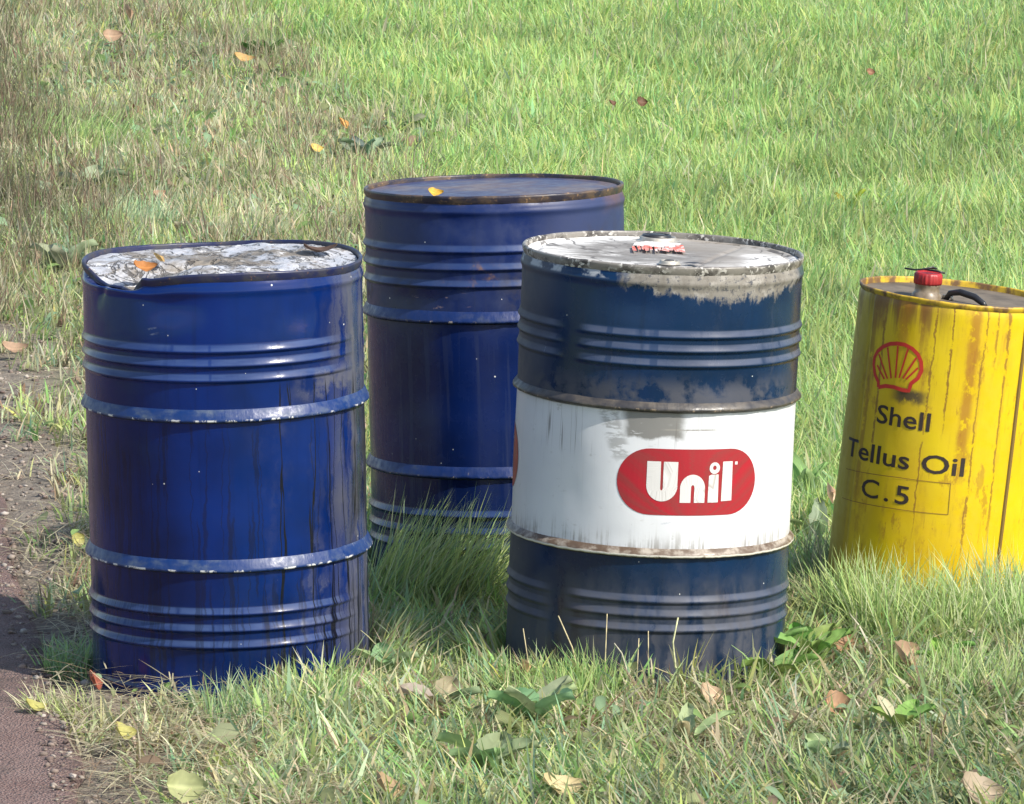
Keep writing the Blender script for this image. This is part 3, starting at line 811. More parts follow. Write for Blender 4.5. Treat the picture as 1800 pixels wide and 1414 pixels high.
# spout: clouded neck, red cap, wire handle
M = MatB('clouded_plastic', 'object')
n = M.noise(50, 3, .5)
m_neck = M.set(M.mix(n.ss(.3, .7), (.34, .28, .20), (.18, .13, .08)), .35)
m_neck.node_tree.nodes['Principled BSDF'].inputs['Transmission Weight'].default_value = .25
m_red = plain('red_plastic_cap', (.30, .018, .02), .45, var=.25)
m_black = plain('black_rubber', (.018, .018, .02), .35)
sx_, sy_ = -.074, -.066
neck = lathe_obj('spout_neck', [(.032, -.002), (.031, .008), (.027, .012), (.026, .024), (.028, .027), (.028, .032), (.016, .033)], m_neck, ylid, 40, None)
neck.location = (sx_, sy_, YH - .012)
def capfn(T, r, z): return T, r + .0007 * np.sign(np.sin(T * 22)) * (z < .024) * (r > .02), z
cap = lathe_obj('screw_cap', [(.024, .001), (.029, 0), (.030, .004), (.030, .020), (.028, .024), (.024, .0255), (.022, .0225), (.0005, .0225)], m_red, neck, 88, capfn)
cap.location = (0, 0, .030); cap.rotation_euler = (R(2), R(-2), 0)
pts = [(-.030 + .006 * math.sin(k), 0.0 + .012 * math.cos(k * 1.3), .028 + .003 * math.sin(k * 2)) for k in np.linspace(0, 5, 10)]
w = link('cap_wire', bm_me(tube([(-.052, .0, .030), (-.03, -.006, .029), (-.01, -.012, .033), (.006, -.010, .038), (.016, .0, .034), (.004, .010, .033), (-.012, .006, .030), (.020, -.004, .029), (.034, -.006, .026)], .0022, 6), 'cap_wire'), m_black, cap)
hpts = [(.018, -.06, .004), (.024, -.066, .018), (.045, -.078, .024), (.075, -.095, .019), (.094, -.108, .008), (.098, -.112, .002)]
hd = link('carry_handle', bm_me(tube(hpts, [.006, .0065, .0075, .0075, .0065, .006], 10), 'carry_handle'), m_black, ylid)
hd.location = (-.048, .004, YH - .016)
hp = link('handle_bracket', bm_me(tube([(.012, -.052, .003), (.012, -.052, .010), (.03, -.066, .010), (.03, -.066, .003)], .0035, 6), 'handle_bracket'), m_bung, hd)

# lettering on the tin, placed by the picture's columns and rows
def yang(px, py):
    """pixel -> (arc, height) on the tin's wall"""
    t = (py - 512.) / 500.                      # 0 at the top rim front, 1 near the ground
    ax = 1695 - 53 * t
    u = (px - ax) / 172.
    th_ = math.asin(max(-.99, min(.99, u)))
    ylean = py - (px - ax) * .104               # tilt of the tin
    front = 533 + .0
    sag = 22 * (1 - math.cos(th_))
    return th_, YH - (ylean + sag - front) / 815.
M = MatB('black_print')
n = M.noise(1, 5, .7, M.xyz(M.x * 60, M.y * 40))
m_ink = M.set(M.mix(n.ss(.64, .7), (.030, .018, .016), (.20, .12, .02)), .5)
m_redink = M.set if False else None
M = MatB('red_line_print')
n = M.noise(1, 5, .7, M.xyz(M.x * 60, M.y * 40))
m_redl = M.set(M.mix(n.ss(.62, .7), (.50, .028, .016), (.40, .16, .02)), .5)
M = MatB('thin_brown_print')
m_thin = M.set((.17, .075, .02), .6)
def text_on_tin(s, th_c, z_c, size, xs=1.0, mat=m_ink, name='letter', slope=0.0, bold=0.0, spacing=1.0):
    cu = bpy.data.curves.new('t', 'FONT'); cu.body = s; cu.size = size; cu.align_x = 'CENTER'; cu.offset = bold; cu.space_character = spacing
    cu.resolution_u = 3
    return wrap_curve(name, cu, lambda t, z: ysurf(t, z) + .0009, mat, yel, lambda x, y: (th_c + x * xs / YR, z_c + y + slope * x), .006, True)
def span(s, xl, xr, py, size, **k):
    tl, zl = yang(xl, py); tr, zr = yang(xr, py)
    cu = bpy.data.curves.new('t', 'FONT'); cu.body = s; cu.size = size
    tmp = bpy.data.objects.new('t', cu); COL.objects.link(tmp); bpy.context.view_layer.update()
    w = tmp.dimensions.x; bpy.data.objects.remove(tmp); bpy.data.curves.remove(cu)
    return text_on_tin(s, (tl + tr) / 2, yang((xl + xr) / 2, py)[1], size, xs=(tr - tl) * YR / w, **k)
span('Shell', 1545, 1632, 750, .056, bold=.0007)
span('Tellus Oil', 1499, 1692, 824, .056, bold=.0007)
span('C.5', 1525, 1590, 880, .056, name='stencilled_character', bold=.0006, spacing=1.25)
def ribbon(pts_px, wd, name, mat, parent=yel, dr=.0009):
    """thin printed line through pixels"""
    bm = bmesh.new(); P = []
    for (x, y) in pts_px:
        t, z = yang(x, y); P.append(Vector((t * YR, z)))
    D = []
    for a_, b_ in zip(P[:-1], P[1:]):
        n_ = max(1, int((b_ - a_).length / .006)); D += [a_.lerp(b_, k / n_) for k in range(n_)]
    D.append(P[-1]); prev = None
    for k, p in enumerate(D):
        d_ = (D[min(k + 1, len(D) - 1)] - D[max(k - 1, 0)]).normalized(); nn = Vector((-d_.y, d_.x)) * wd / 2
        row = []
        for q_ in (p + nn, p - nn):
            t = q_.x / YR; r_ = ysurf(t, q_.y) + dr
            row.append(bm.verts.new((r_ * math.sin(t), -r_ * math.cos(t), q_.y)))
        if prev: bm.faces.new((prev[0], prev[1], row[1], row[0]))
        prev = row
    bm.normal_update()
    for f in bm.faces:
        c0 = f.calc_center_median()
        if f.normal.dot(Vector((c0.x, c0.y, 0))) < 0: f.normal_flip()
    return link(name, bm_me(bm, name, False), mat, parent)
# printed box
ribbon([(1668, 848), (1664, 903)], .0012, 'printed_box', m_thin)
ribbon([(1499, 826), (1580, 838), (1668, 848)], .0012, 'printed_box', m_thin)
ribbon([(1492, 878), (1570, 893), (1664, 903)], .0012, 'printed_box', m_thin)
# scallop outline (zoomed picture coordinates / 2.3575 + (1400, 420))
zp = lambda x, y: (x / 2.3575 + 1400, y / 2.3575 + 420)
out = [(350, 612), (350, 590), (338, 560), (333, 520), (336, 488), (348, 462), (368, 443), (395, 431), (422, 429), (450, 434), (478, 450), (500, 474), (512, 505), (514, 540), (500, 572), (474, 594), (465, 625), (440, 622), (408, 610), (376, 606), (350, 612)]
emb = ribbon([zp(*p) for p in out], .0085, 'scallop_emblem', m_redl)
emb['label'] = 'red outlined scallop shell'
for tx, ty, bx, by in ((346, 520, 372, 578), (352, 474, 384, 576), (385, 447, 398, 574), (424, 440, 414, 572), (462, 452, 428, 572), (494, 488, 442, 574), (500, 530, 454, 578)):
    ribbon([zp(tx, ty), zp(bx, by)], .0042, 'scallop_rib', m_redl, emb)

# ================================================================== GRASS
M = MatB('grass_blade')
t_ = M.t
ac = M.attr('Col')
M.set(ac, .55, spec=.25)
tr = t_.nodes.new('ShaderNodeBsdfTranslucent'); t_.links.new(ac.k, tr.inputs[0])
mx = t_.nodes.new('ShaderNodeMixShader'); mx.inputs[0].default_value = .5
outn = t_.nodes['Material Output']
t_.links.new(M.b.outputs[0], mx.inputs[1]); t_.links.new(tr.outputs[0], mx.inputs[2]); t_.links.new(mx.outputs[0], outn.inputs[0])
m_grass = M.m

def blades(P, L, az, phi0, k, W, col, tipcol, seg=3, twist=None):
    """ribbons: root P, length L, lean azimuth az, start lean phi0, extra curl k, width W."""
    n = len(P)
    face = az + PI / 2 + (rng.random(n) - .5) * 2.6 if twist is None else twist
    wx, wy = np.cos(face), np.sin(face)
    pts = [P.copy()]; cur = P.copy()
    for s in range(seg):
        t = (s + .5) / seg
        ph = phi0 + k * t
        stp = (L / seg)[:, None] * np.stack([np.sin(ph) * np.cos(az), np.sin(ph) * np.sin(az), np.cos(ph)], -1)
        cur = cur + stp; pts.append(cur.copy())
    wprof = {2: [.8, 1.0], 3: [.75, 1.0, .72], 4: [.7, 1.0, .9, .6], 5: [.7, 1, .95, .8, .5]}[seg]
    V = np.zeros((n, 2 * seg + 1, 3), np.float32); C = np.zeros((n, 2 * seg + 1, 3), np.float32)
    for s in range(seg):
        o = np.stack([wx, wy, 0 * wx], -1) * (W * wprof[s] / 2)[:, None]
        V[:, 2 * s] = pts[s] - o; V[:, 2 * s + 1] = pts[s] + o
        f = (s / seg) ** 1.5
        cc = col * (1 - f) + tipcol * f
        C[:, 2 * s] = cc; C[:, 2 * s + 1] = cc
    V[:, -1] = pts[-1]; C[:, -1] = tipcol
    base = (np.arange(n) * (2 * seg + 1))[:, None]
    q = np.concatenate([base + np.array([[2 * s, 2 * s + 1, 2 * s + 3, 2 * s + 2]]) for s in range(seg - 1)], 0)
    tr_ = base + np.array([[2 * seg - 2, 2 * seg - 1, 2 * seg]])
    return V.reshape(-1, 3), q, tr_, C.reshape(-1, 3)
def blade_obj(name, parts, label=None, cat=None, kind='stuff', parent=None, mat=None, loc=None):
    V, Q, T, C, o = [], [], [], [], 0
    for v, q, t, c in parts:
        V.append(v); Q.append(q + o); T.append(t + o); C.append(c); o += len(v)
    V = np.concatenate(V)
    if loc is not None: V = V - np.array(loc)
    ob = link(name, np_mesh(name, V, np.concatenate(Q), np.concatenate(T), np.concatenate(C)), mat or m_grass, parent)
    if loc is not None: ob.location = loc
    tag(ob, label, cat, None, kind)
    return ob

LUSH = np.array([.285, .43, .150]); YEL = np.array([.44, .525, .195]); BLUEG = np.array([.27, .39, .23])
OLIVE = np.array([.30, .33, .16]); STRAW = np.array([.58, .53, .36]); BROWN = np.array([.26, .19, .13]); PALE = np.array([.46, .50, .29])
def pick(n, w, pal):
    w = np.stack([np.broadcast_to(a, n) for a in w], -1); w = np.clip(w, 1e-4, None); w = w / w.sum(-1, keepdims=True)
    u = rng.random(n)[:, None]
    idx = (u > np.cumsum(w, -1)).sum(-1).clip(0, len(pal) - 1)
    return np.array(pal)[idx]
def drum_clear(x, y, m=0.0):
    keep = np.ones(len(x), bool)
    for (dx, dy, dr) in DR.values(): keep &= (x - dx) ** 2 + (y - dy) ** 2 > (dr + m) ** 2
    return keep
def lean_out(x, y, az, phi0, k):
    """blades rooted at a drum's foot lean away from its wall"""
    for (dx, dy, dr) in DR.values():
        d = np.hypot(x - dx, y - dy); nearw = d < dr + .07
        out_az = np.arctan2(y - dy, x - dx) + (rng.random(len(x)) - .5) * 2.2
        az = np.where(nearw, out_az, az)
        phi0 = np.where(nearw, np.minimum(phi0, .25), phi0); k = np.where(nearw, np.minimum(k, .9), k)
    return az, phi0, k
def dryness(x, y):
    s = x - road_x(y)
    weedy = sstep(s, .62, .8) * (1 - sstep(s + (fbm(x, y, 1.2, 71, 3) - .5) * 1.1, 1.35, 2.1)) * sstep(y, 14.5, 17.0)
    edge = (1 - sstep(s + (fbm(x, y, 2, 72, 3) - .5) * .3, .28, .55))
    fore = (1 - sstep(y, 11.6, 13.2)) * .12
    patch = np.exp(-(((x - .34) / .28) ** 2 + ((y - 10.75) / .35) ** 2)) * .75
    return np.clip(.06 + weedy * .80 + edge * .6 + fore + patch + (fbm(x, y, 3, 73, 3) - .5) * .45, 0, 1)
def lushness(x, y):
    s = x - road_x(y)
    return sstep(s + (fbm(x, y, 1.2, 71, 3) - .5) * .9, 1.4, 2.1) * sstep(y, 12.2, 13.5)

def field(n_t, per, ylo, yhi, seg, wmul, lmul):
    # tuft roots, denser near
    y = ylo + (yhi - ylo) * rng.random(n_t)
    hw = .092 * y + .75
    x = (rng.random(n_t) * 2 - 1) * hw
    x = np.where(x < road_x(y) - .1, x + 1.2 * rng.random(n_t) + .2, x)
    s = x - road_x(y)
    bare = sstep(s + (fbm(x, y, 3.1, 80, 4) - .5) * .55, .02, .42)
    # worn earth strip left of the drums, and further along the road side
    worn = np.exp(-(((s - .22) / .22) ** 2)) * sstep(y, 13.2, 14.2) * (1 - sstep(y, 15.6, 16.6))
    keep = (rng.random(n_t) < bare * (1 - worn * .72)) & drum_clear(x, y, .0)
    x, y, s = x[keep], y[keep], s[keep]; n = len(x)
    dry, lush = dryness(x, y), lushness(x, y)
    brown = sstep(.62 - s, -.12, .1) * sstep(y, 17.5, 18.5) * (fbm(x, y, 2, 88, 2) > .35)
    dry = np.clip(dry + brown, 0, 1)
    ht = (.050 + .045 * fbm(x, y, 5, 81, 3) + .03 * rng.random(n)) * (.65 + .35 * sstep(s, .2, .6)) * (1 + .30 * lush)
    taz = rng.random(n) * 2 * PI
    flow = fbm(x, y, 1.6, 82, 3) * 4 * PI
    hue = fbm(x, y, 2.4, 83, 3)
    col = pick(n, [.2 + 1.3 * lush + hue * .5, .25 + 1.3 * sstep(hue, .5, .7) + .6 * lush, .35 * (1 - hue) + .1, .5 * (1 - lush) + .1, 1.1 * dry, .45 * dry ** 1.3 + 2 * brown, .9 * dry + .18 + .3 * lush],
               [LUSH, YEL, BLUEG, OLIVE, STRAW, BROWN, PALE])
    r = lambda a: np.repeat(a, per, axis=0)
    N = n * per
    sp = .012 + .016 * rng.random(N)
    bx, by = r(x) + sp * rng.standard_normal(N), r(y) + sp * rng.standard_normal(N)
    ok = drum_clear(bx, by, .004)
    ok &= (bx - road_x(by)) > -.02
    az = np.where(rng.random(N) < .45, r(flow) + .9 * rng.standard_normal(N), r(taz) + 1.3 * rng.standard_normal(N))
    phi0 = np.abs(.12 + .34 * rng.standard_normal(N)); k = np.abs(.65 + .95 * rng.standard_normal(N))
    L = r(ht) * (.65 + .75 * rng.random(N)) * lmul
    dryb = r(dry)
    flat = rng.random(N) < .15 * dryb + .05
    phi0 = np.where(flat, 1.15 + .3 * rng.random(N), phi0); k = np.where(flat, .3 * rng.random(N), k)
    L = np.where(flat, L * 1.15, L)
    fr_ = (1 - sstep(by, 11.4, 12.6))
    phi0 = phi0 + fr_ * .25 * rng.random(N); k = k + fr_ * .5 * rng.random(N)
    az, phi0, k = lean_out(bx, by, az, phi0, k)
    W = (.0026 + .0018 * rng.random(N)) * wmul * np.where(rng.random(N) < .14, 1.9, 1.0)
    lu = r(lush)[:, None]
    pt = sstep(fbm(x, y, 1.1, 101, 3), .40, .62)
    col = col * (.84 + .30 * pt)[:, None] + (YEL * .10)[None] * (pt * lush)[:, None]
    ht_ = None
    c = (r(col) * (1 - .45 * lu) + (LUSH * .55 + YEL * .5) * .45 * lu) * (.80 + .1 * lu[:, 0] + (.42 - .2 * lu[:, 0]) * rng.random(N))[:, None] * (1 + .12 * rng.standard_normal((N, 3)) * [1, .5, .8])
    own = rng.random(N) < .16 * dryb + .02
    c = np.where(own[:, None], STRAW * (.7 + .5 * rng.random(N))[:, None], c)
    c = np.clip(c, .02, .8)
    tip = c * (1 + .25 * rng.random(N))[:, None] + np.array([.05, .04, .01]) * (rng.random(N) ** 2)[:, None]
    P = np.stack([bx, by, ground_h(bx, by) - .004], -1)
    m = ok
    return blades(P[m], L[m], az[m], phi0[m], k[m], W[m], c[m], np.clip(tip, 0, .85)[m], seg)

parts = [field(7600, 12, 9.3, 11.6, 4, 1.55, 1.22), field(9200, 12, 11.6, 14.5, 3, 1.4, 1.15), field(14000, 12, 14.5, 20.0, 3, 1.6, 1.0), field(16500, 11, 20.0, 29.0, 3, 2.0, .9)]
blade_obj('grass', parts, 'grass of the verge and meadow around the drums', 'grass')

# dry thatch: straw lying flat and tangled at the drums' side of the road
def thatch(n, ylo, yhi):
    y = ylo + (yhi - ylo) * rng.random(n); x = (rng.random(n) * 2 - 1) * (.092 * y + .6)
    d = dryness(x, y); keep = (rng.random(n) < d ** 1.1) & (x - road_x(y) > .0) & drum_clear(x, y, .02)
    x, y = x[keep], y[keep]; n = len(x)
    L = .05 + .09 * rng.random(n); az = rng.random(n) * 2 * PI
    P = np.stack([x, y, ground_h(x, y) + .004 + (.022 + .04 * (y < 13)) * rng.random(n)], -1)
    c = np.where((rng.random(n) < .72)[:, None], STRAW, BROWN * 1.3) * (.65 + .55 * rng.random(n))[:, None]
    return blades(P, L, az, 1.25 + .3 * rng.random(n), .4 * rng.random(n), .0024 + .002 * rng.random(n), c, c * 1.1, 3)
blade_obj('dry_grass', [thatch(42000, 9.3, 13.0), thatch(24000, 13.5, 23)], 'dry straw lying tangled among the grass', 'dry grass')

# clover-like small leaves close to the ground
def cover(n, ylo, yhi):
    y = ylo + (yhi - ylo) * rng.random(n); x = (rng.random(n) * 2 - 1) * (.092 * y + .5)
    s = x - road_x(y)
    dens = sstep(fbm(x, y, 2.6, 84, 3), .45, .62) * sstep(s, .1, .4) * (1 - .85 * lushness(x, y))
    keep = (rng.random(n) < dens) & drum_clear(x, y, .02)
    x, y = x[keep], y[keep]; n = len(x)
    rad = .006 + .009 * rng.random(n)
    z = ground_h(x, y) + .018 + .03 * rng.random(n)
    az = rng.random(n) * 2 * PI; tilt = .15 + .6 * rng.random(n)
    ang = np.linspace(0, 2 * PI, 7)[:-1]
    V = np.zeros((n, 7, 3), np.float32)
    V[:, 0] = np.stack([x, y, z - rad * .25], -1)
    for k, a_ in enumerate(ang):
        rr_ = rad * (1.15 if k in (0, 3) else .85)
        lx, ly = rr_ * np.cos(a_), rr_ * np.sin(a_) * .75
        vx = lx * np.cos(tilt); vz = lx * np.sin(tilt) + .15 * rad * (k % 2)
        V[:, k + 1] = np.stack([x + vx * np.cos(az) - ly * np.sin(az), y + vx * np.sin(az) + ly * np.cos(az), z + vz], -1)
    b = (np.arange(n) * 7)[:, None]
    T = np.concatenate([b + np.array([[0, k + 1, (k + 1) % 6 + 1]]) for k in range(6)], 0)
    c = pick(n, [.4, .3, .3, .12], [LUSH * .95, OLIVE * 1.1, BLUEG * 1.25, BROWN * 1.4]) * (.75 + .5 * rng.random(n))[:, None]
    return np_mesh('ground_cover', V.reshape(-1, 3), None, T, np.repeat(c, 7, axis=0), sm=False)
gc = link('ground_cover', cover(26000, 9.4, 22), m_grass)
tag(gc, 'small clover-like leaves low in the grass', 'ground cover', None, 'stuff')

def dry_weeds(n):
    y = 15.5 + 9.5 * rng.random(n); s = .05 + 1.75 * rng.random(n) ** 1.3; x = road_x(y) + s
    keep = (rng.random(n) < sstep(fbm(x, y, 2.2, 95, 3) + .38 * (s < .62) * (y > 16.8), .42, .62)) & drum_clear(x, y, .05)
    x, y, s = x[keep], y[keep], s[keep]; m = 9; n = len(x)
    rx = np.repeat(x, m) + .02 * rng.standard_normal(n * m); ry = np.repeat(y, m) + .02 * rng.standard_normal(n * m); N = n * m
    L = np.repeat(.09 + .15 * rng.random(n), m) * (.4 + .7 * rng.random(N))
    dark = np.repeat((s < .62) & (y > 17.2), m)
    c = pick(N, [.35, .3, .35], [BROWN * 1.25, STRAW * .9, OLIVE]) * (.75 + .5 * rng.random(N))[:, None] * np.where(dark, .66, 1.0)[:, None]
    P = np.stack([rx, ry, ground_h(rx, ry) - .004], -1)
    return blades(P, L, rng.random(N) * 6.28, np.abs(.15 + .3 * rng.standard_normal(N)), np.abs(.5 * rng.standard_normal(N)), .0028 + .0025 * rng.random(N), c, c * 1.1, 3)
blade_obj('dry_weeds', [dry_weeds(3600)], 'tangled brown withered weeds beside the road', 'dry weeds')
def litter(n, ylo, yhi):
    y = ylo + (yhi - ylo) * rng.random(n); x = (rng.random(n) * 2 - 1) * (.092 * y + .5)
    s = x - road_x(y)
    weedy = sstep(s, .15, .5) * (1 - sstep(s, 1.5, 2.2)) * sstep(y, 15, 17)
    fore = sstep(s, .3, .7) * (1 - sstep(y, 11.6, 12.6)) * sstep(fbm(x, y, 2.0, 91, 3), .40, .55)
    keep = (rng.random(n) < np.clip(weedy * .55 + fore * .5, .012, 1) * (s > .08)) & drum_clear(x, y, .04)
    x, y = x[keep], y[keep]; n = len(x)
    L = (.020 + .045 * rng.random(n) ** 1.8); Wd = L * (.3 + .35 * rng.random(n))
    az = rng.random(n) * 2 * PI; el = -.1 + 1.2 * rng.random(n); cv = .2 + .9 * rng.random(n); roll = .6 * rng.standard_normal(n)
    z = ground_h(x, y) + .02 + (.035 + .02 * (y < 13)) * rng.random(n)
    prof = [(.0, .10), (.22, .8), (.5, 1.0), (.78, .72), (1.0, .04)]
    V = np.zeros((n, 15, 3), np.float32)
    for i_, (u, w) in enumerate(prof):
        for j_, v in enumerate((-1, 0, 1)):
            lx = L * u * np.cos(el - cv * u); lz = L * u * np.sin(el - cv * u)
            ly = Wd * w * v * .5; lz = lz + abs(v) * Wd * w * .16 + ly * np.sin(roll)
            V[:, i_ * 3 + j_] = np.stack([x + lx * np.cos(az) - ly * np.sin(az), y + lx * np.sin(az) + ly * np.cos(az), z + lz], -1)
    b = (np.arange(n) * 15)[:, None]
    Q = np.concatenate([b + np.array([[i_ * 3 + j_, i_ * 3 + j_ + 1, i_ * 3 + j_ + 4, i_ * 3 + j_ + 3]]) for i_ in range(4) for j_ in range(2)], 0)
    c = pick(n, [.32, .22, .22, .12, .08, .05], [LUSH * .9, OLIVE, BLUEG * 1.05, BROWN * 1.15, PALE, STRAW * .9]) * (.7 + .5 * rng.random(n))[:, None]
    C = np.repeat(c, 15, axis=0) * np.tile(np.array([.92, 1.2, .92]), 5 * n)[:, None]
    return np_mesh('small_leaves', V.reshape(-1, 3), Q, None, np.clip(C, 0, .8))
sl = link('small_leaves', litter(46000, 9.4, 24), m_grass)
tag(sl, 'small green and withered leaves mixed into the grass', 'small leaves', None, 'stuff')

# gravel and crumbs of asphalt along the road edge
def gravel(n):
    y = 9.4 + 9 * rng.random(n) ** 1.2; s = -.06 + .38 * rng.random(n) ** 1.4; x = road_x(y) + s
    ico = bmesh.new(); bmesh.ops.create_icosphere(ico, subdivisions=1, radius=1); ico.verts.ensure_lookup_table()
    iv = np.array([v.co[:] for v in ico.verts]); it = np.array([[v.index for v in f.verts] for f in ico.faces]); ico.free()
    r_ = .0025 + .008 * rng.random(n) ** 2.5
    V = iv[None] * (1 + .25 * rng.standard_normal((n, len(iv), 1))) * (r_[:, None] * np.stack([np.ones(n), .6 + .5 * rng.random(n), .45 + .3 * rng.random(n)], -1))[:, None]
    a_ = rng.random(n) * 6.28; ca, sa = np.cos(a_)[:, None], np.sin(a_)[:, None]
    V = np.stack([V[..., 0] * ca - V[..., 1] * sa, V[..., 0] * sa + V[..., 1] * ca, V[..., 2]], -1)
    z = np.where(s < 0, .012, ground_h(x, y)) + r_ * .2
    V = V + np.stack([x, y, z], -1)[:, None]
    T = (np.arange(n) * len(iv))[:, None, None] + it[None]
    c = pick(n, [.4, .3, .2, .1], [[.20, .155, .13], [.26, .22, .185], [.14, .10, .085], [.38, .34, .30]]) * (.7 + .5 * rng.random(n))[:, None]
    return np_mesh('gravel', V.reshape(-1, 3), None, T.reshape(-1, 3), np.repeat(c, len(iv), axis=0), sm=False)
M = MatB('stone', 'object'); ac = M.attr('Col')
gv = link('gravel', gravel(3400), M.set(ac, .9))
tag(gv, 'small stones and crumbs along the edge of the road', 'gravel', None, 'stuff')

# ================================================================== TUFTS
def tuft(px, py, n, L, spread, az0, azs, lean, curl, label, pal, w=.0032, group=None, name='grass_tuft'):
    p = at(px, py); x0_, y0_ = p.x, p.y
    a_ = rng.random(n) * 6.28; r_ = spread * np.sqrt(rng.random(n))
    x = x0_ + r_ * np.cos(a_); y = y0_ + r_ * np.sin(a_)
    m = drum_clear(x, y, .006); x, y = x[m], y[m]; n = len(x)
    az = az0 + azs * rng.standard_normal(n)
    ph = np.abs(lean + .22 * rng.standard_normal(n)); k = np.abs(curl + .3 * rng.standard_normal(n))
    P = np.stack([x, y, ground_h(x, y) - .004], -1)
    c = pick(n, [1] * len(pal), pal) * (.75 + .5 * rng.random(n))[:, None]
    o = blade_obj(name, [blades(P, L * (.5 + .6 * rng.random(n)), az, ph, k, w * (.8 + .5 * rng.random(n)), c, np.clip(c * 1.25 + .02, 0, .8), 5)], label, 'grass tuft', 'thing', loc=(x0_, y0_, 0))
    if group: o['group'] = group
    return o
GREENS = [LUSH, LUSH * .9, BLUEG, YEL, PALE]
tuft(755, 1080, 1700, .29, .15, .25, .45, .25, .70, 'tall thick grass tuft between the blue and white-banded drums, bent to the right', [YEL, PALE, LUSH, BLUEG, YEL])
tuft(800, 1040, 260, .34, .07, .35, .3, .35, .55, 'looser tuft of pale long blades against the farthest blue drum', [YEL, PALE, LUSH, STRAW], group=None)
tuft(480, 1282, 420, .13, .14, 1.5, 1.3, .15, .5, 'short upright tuft at the foot of the glossy blue drum', [BLUEG, LUSH, PALE])
tuft(985, 1268, 620, .15, .12, 1.4, 1.0, .12, .5, 'bright green tuft at the left foot of the white-banded drum', [LUSH, YEL, LUSH])
tuft(140, 1180, 300, .10, .08, 1.6, 1.2, .25, .7, 'dark green tuft between the road edge and the glossy blue drum', [LUSH, BLUEG])
tuft(105, 1255, 220, .09, .07, 2.6, 1.2, .45, .8, 'yellowish tuft on the road edge in front of the glossy blue drum', [YEL, PALE, STRAW])
tuft(1590, 1150, 700, .21, .12, 1.6, 1.1, .15, .6, 'grass tuft hiding the foot of the yellow tin', [YEL, LUSH, PALE])
tuft(1490, 1060, 500, .17, .12, 1.3, 1.0, .15, .6, 'grass tuft between the white-banded drum and the yellow tin', [LUSH, OLIVE, STRAW, PALE])
tuft(130, 270, 500, .20, .25, .3, .8, .35, .6, 'bright green tuft beside the brown weeds at the far left', [LUSH, LUSH, YEL])
tuft(235, 420, 300, .17, .12, .4, .9, .3, .6, 'grey-green tuft behind the crumpled lid of the blue drum', [BLUEG * 1.3, PALE])
tuft(1700, 1250, 600, .16, .16, 1.2, 1.2, .2, .6, 'pale grass tuft at the right edge in front of the yellow tin', [YEL, PALE, LUSH])
tuft(1760, 1150, 560, .23, .09, 2.0, .8, .2, .6, 'tall blades before the seam of the yellow tin', [LUSH, PALE])

tuft(1500, 1130, 420, .20, .08, 1.6, 1.0, .15, .6, 'grass at the left foot of the yellow tin', [YEL, LUSH, OLIVE])
tuft(1680, 1160, 420, .19, .08, 1.6, 1.0, .15, .6, 'grass before the middle of the yellow tin', [YEL, LUSH, PALE])

# dry stems standing in front of the white-banded drum
def stem(px, py, pts, label, col=(.45, .38, .22), rad=.0016):
    p = at(px, py)
    m_ = plain('dry_stem', col, .7, sc=60)
    n = len(pts)
    o = link('dry_stem', bm_me(tube(pts, [rad * (1 - .6 * k / n) for k in range(n)], 5), 'dry_stem'), m_)
    o.location = (p.x, p.y, 0); tag(o, label, 'dry stem', 'dry stems in front of the white-banded drum')
    return o
for (px, top), lab in zip(((1062, .20), (935, .17), (1118, .15), (1140, .165)), ('tall straight dry stem before the left ribs of the white-banded drum', 'dry stem at the far left foot of the white-banded drum', 'short straight dry stem just right of the bent grey stem', 'straight dry stem between the bent grey stem and the pale forked stem')):
    a_ = random.uniform(-.02, .02)
    stem(px, 1250, [(0, 0, 0), (a_ * .3, 0, top * .5), (a_, -.005, top)], lab)
s5 = stem(1025, 1250, [(0, 0, 0), (-.008, 0, .07), (-.022, 0, .13), (-.05, 0, .195)], 'dry stem leaning left before the left side of the white-banded drum', rad=.0022)
s6 = stem(1235, 1258, [(0, 0, 0), (-.03, 0, .05), (-.055, 0, .10), (-.06, 0, .15), (-.05, .0, .2)], 'pale forked stem rising before the middle of the white-banded drum', (.50, .50, .28), .003)
s7 = stem(1180, 1250, [(0, 0, .0), (.015, -.01, .06), (.045, -.01, .11), (.055, -.01, .115)], 'short pale stem leaning right beside the forked stem', (.5, .47, .28), .002)
s8 = stem(1062, 1246, [(0, 0, .03), (.05, 0, .07), (.10, 0, .085), (.16, 0, .06), (.19, 0, .055)], 'dry stem arching sideways across the foot of the white-banded drum', rad=.0018)
s9 = stem(1110, 1260, [(0, 0, 0), (-.002, 0, .07), (-.02, 0, .13), (-.035, 0, .15)], 'bent grey stem left of the forked stem', (.40, .37, .27), .0022)

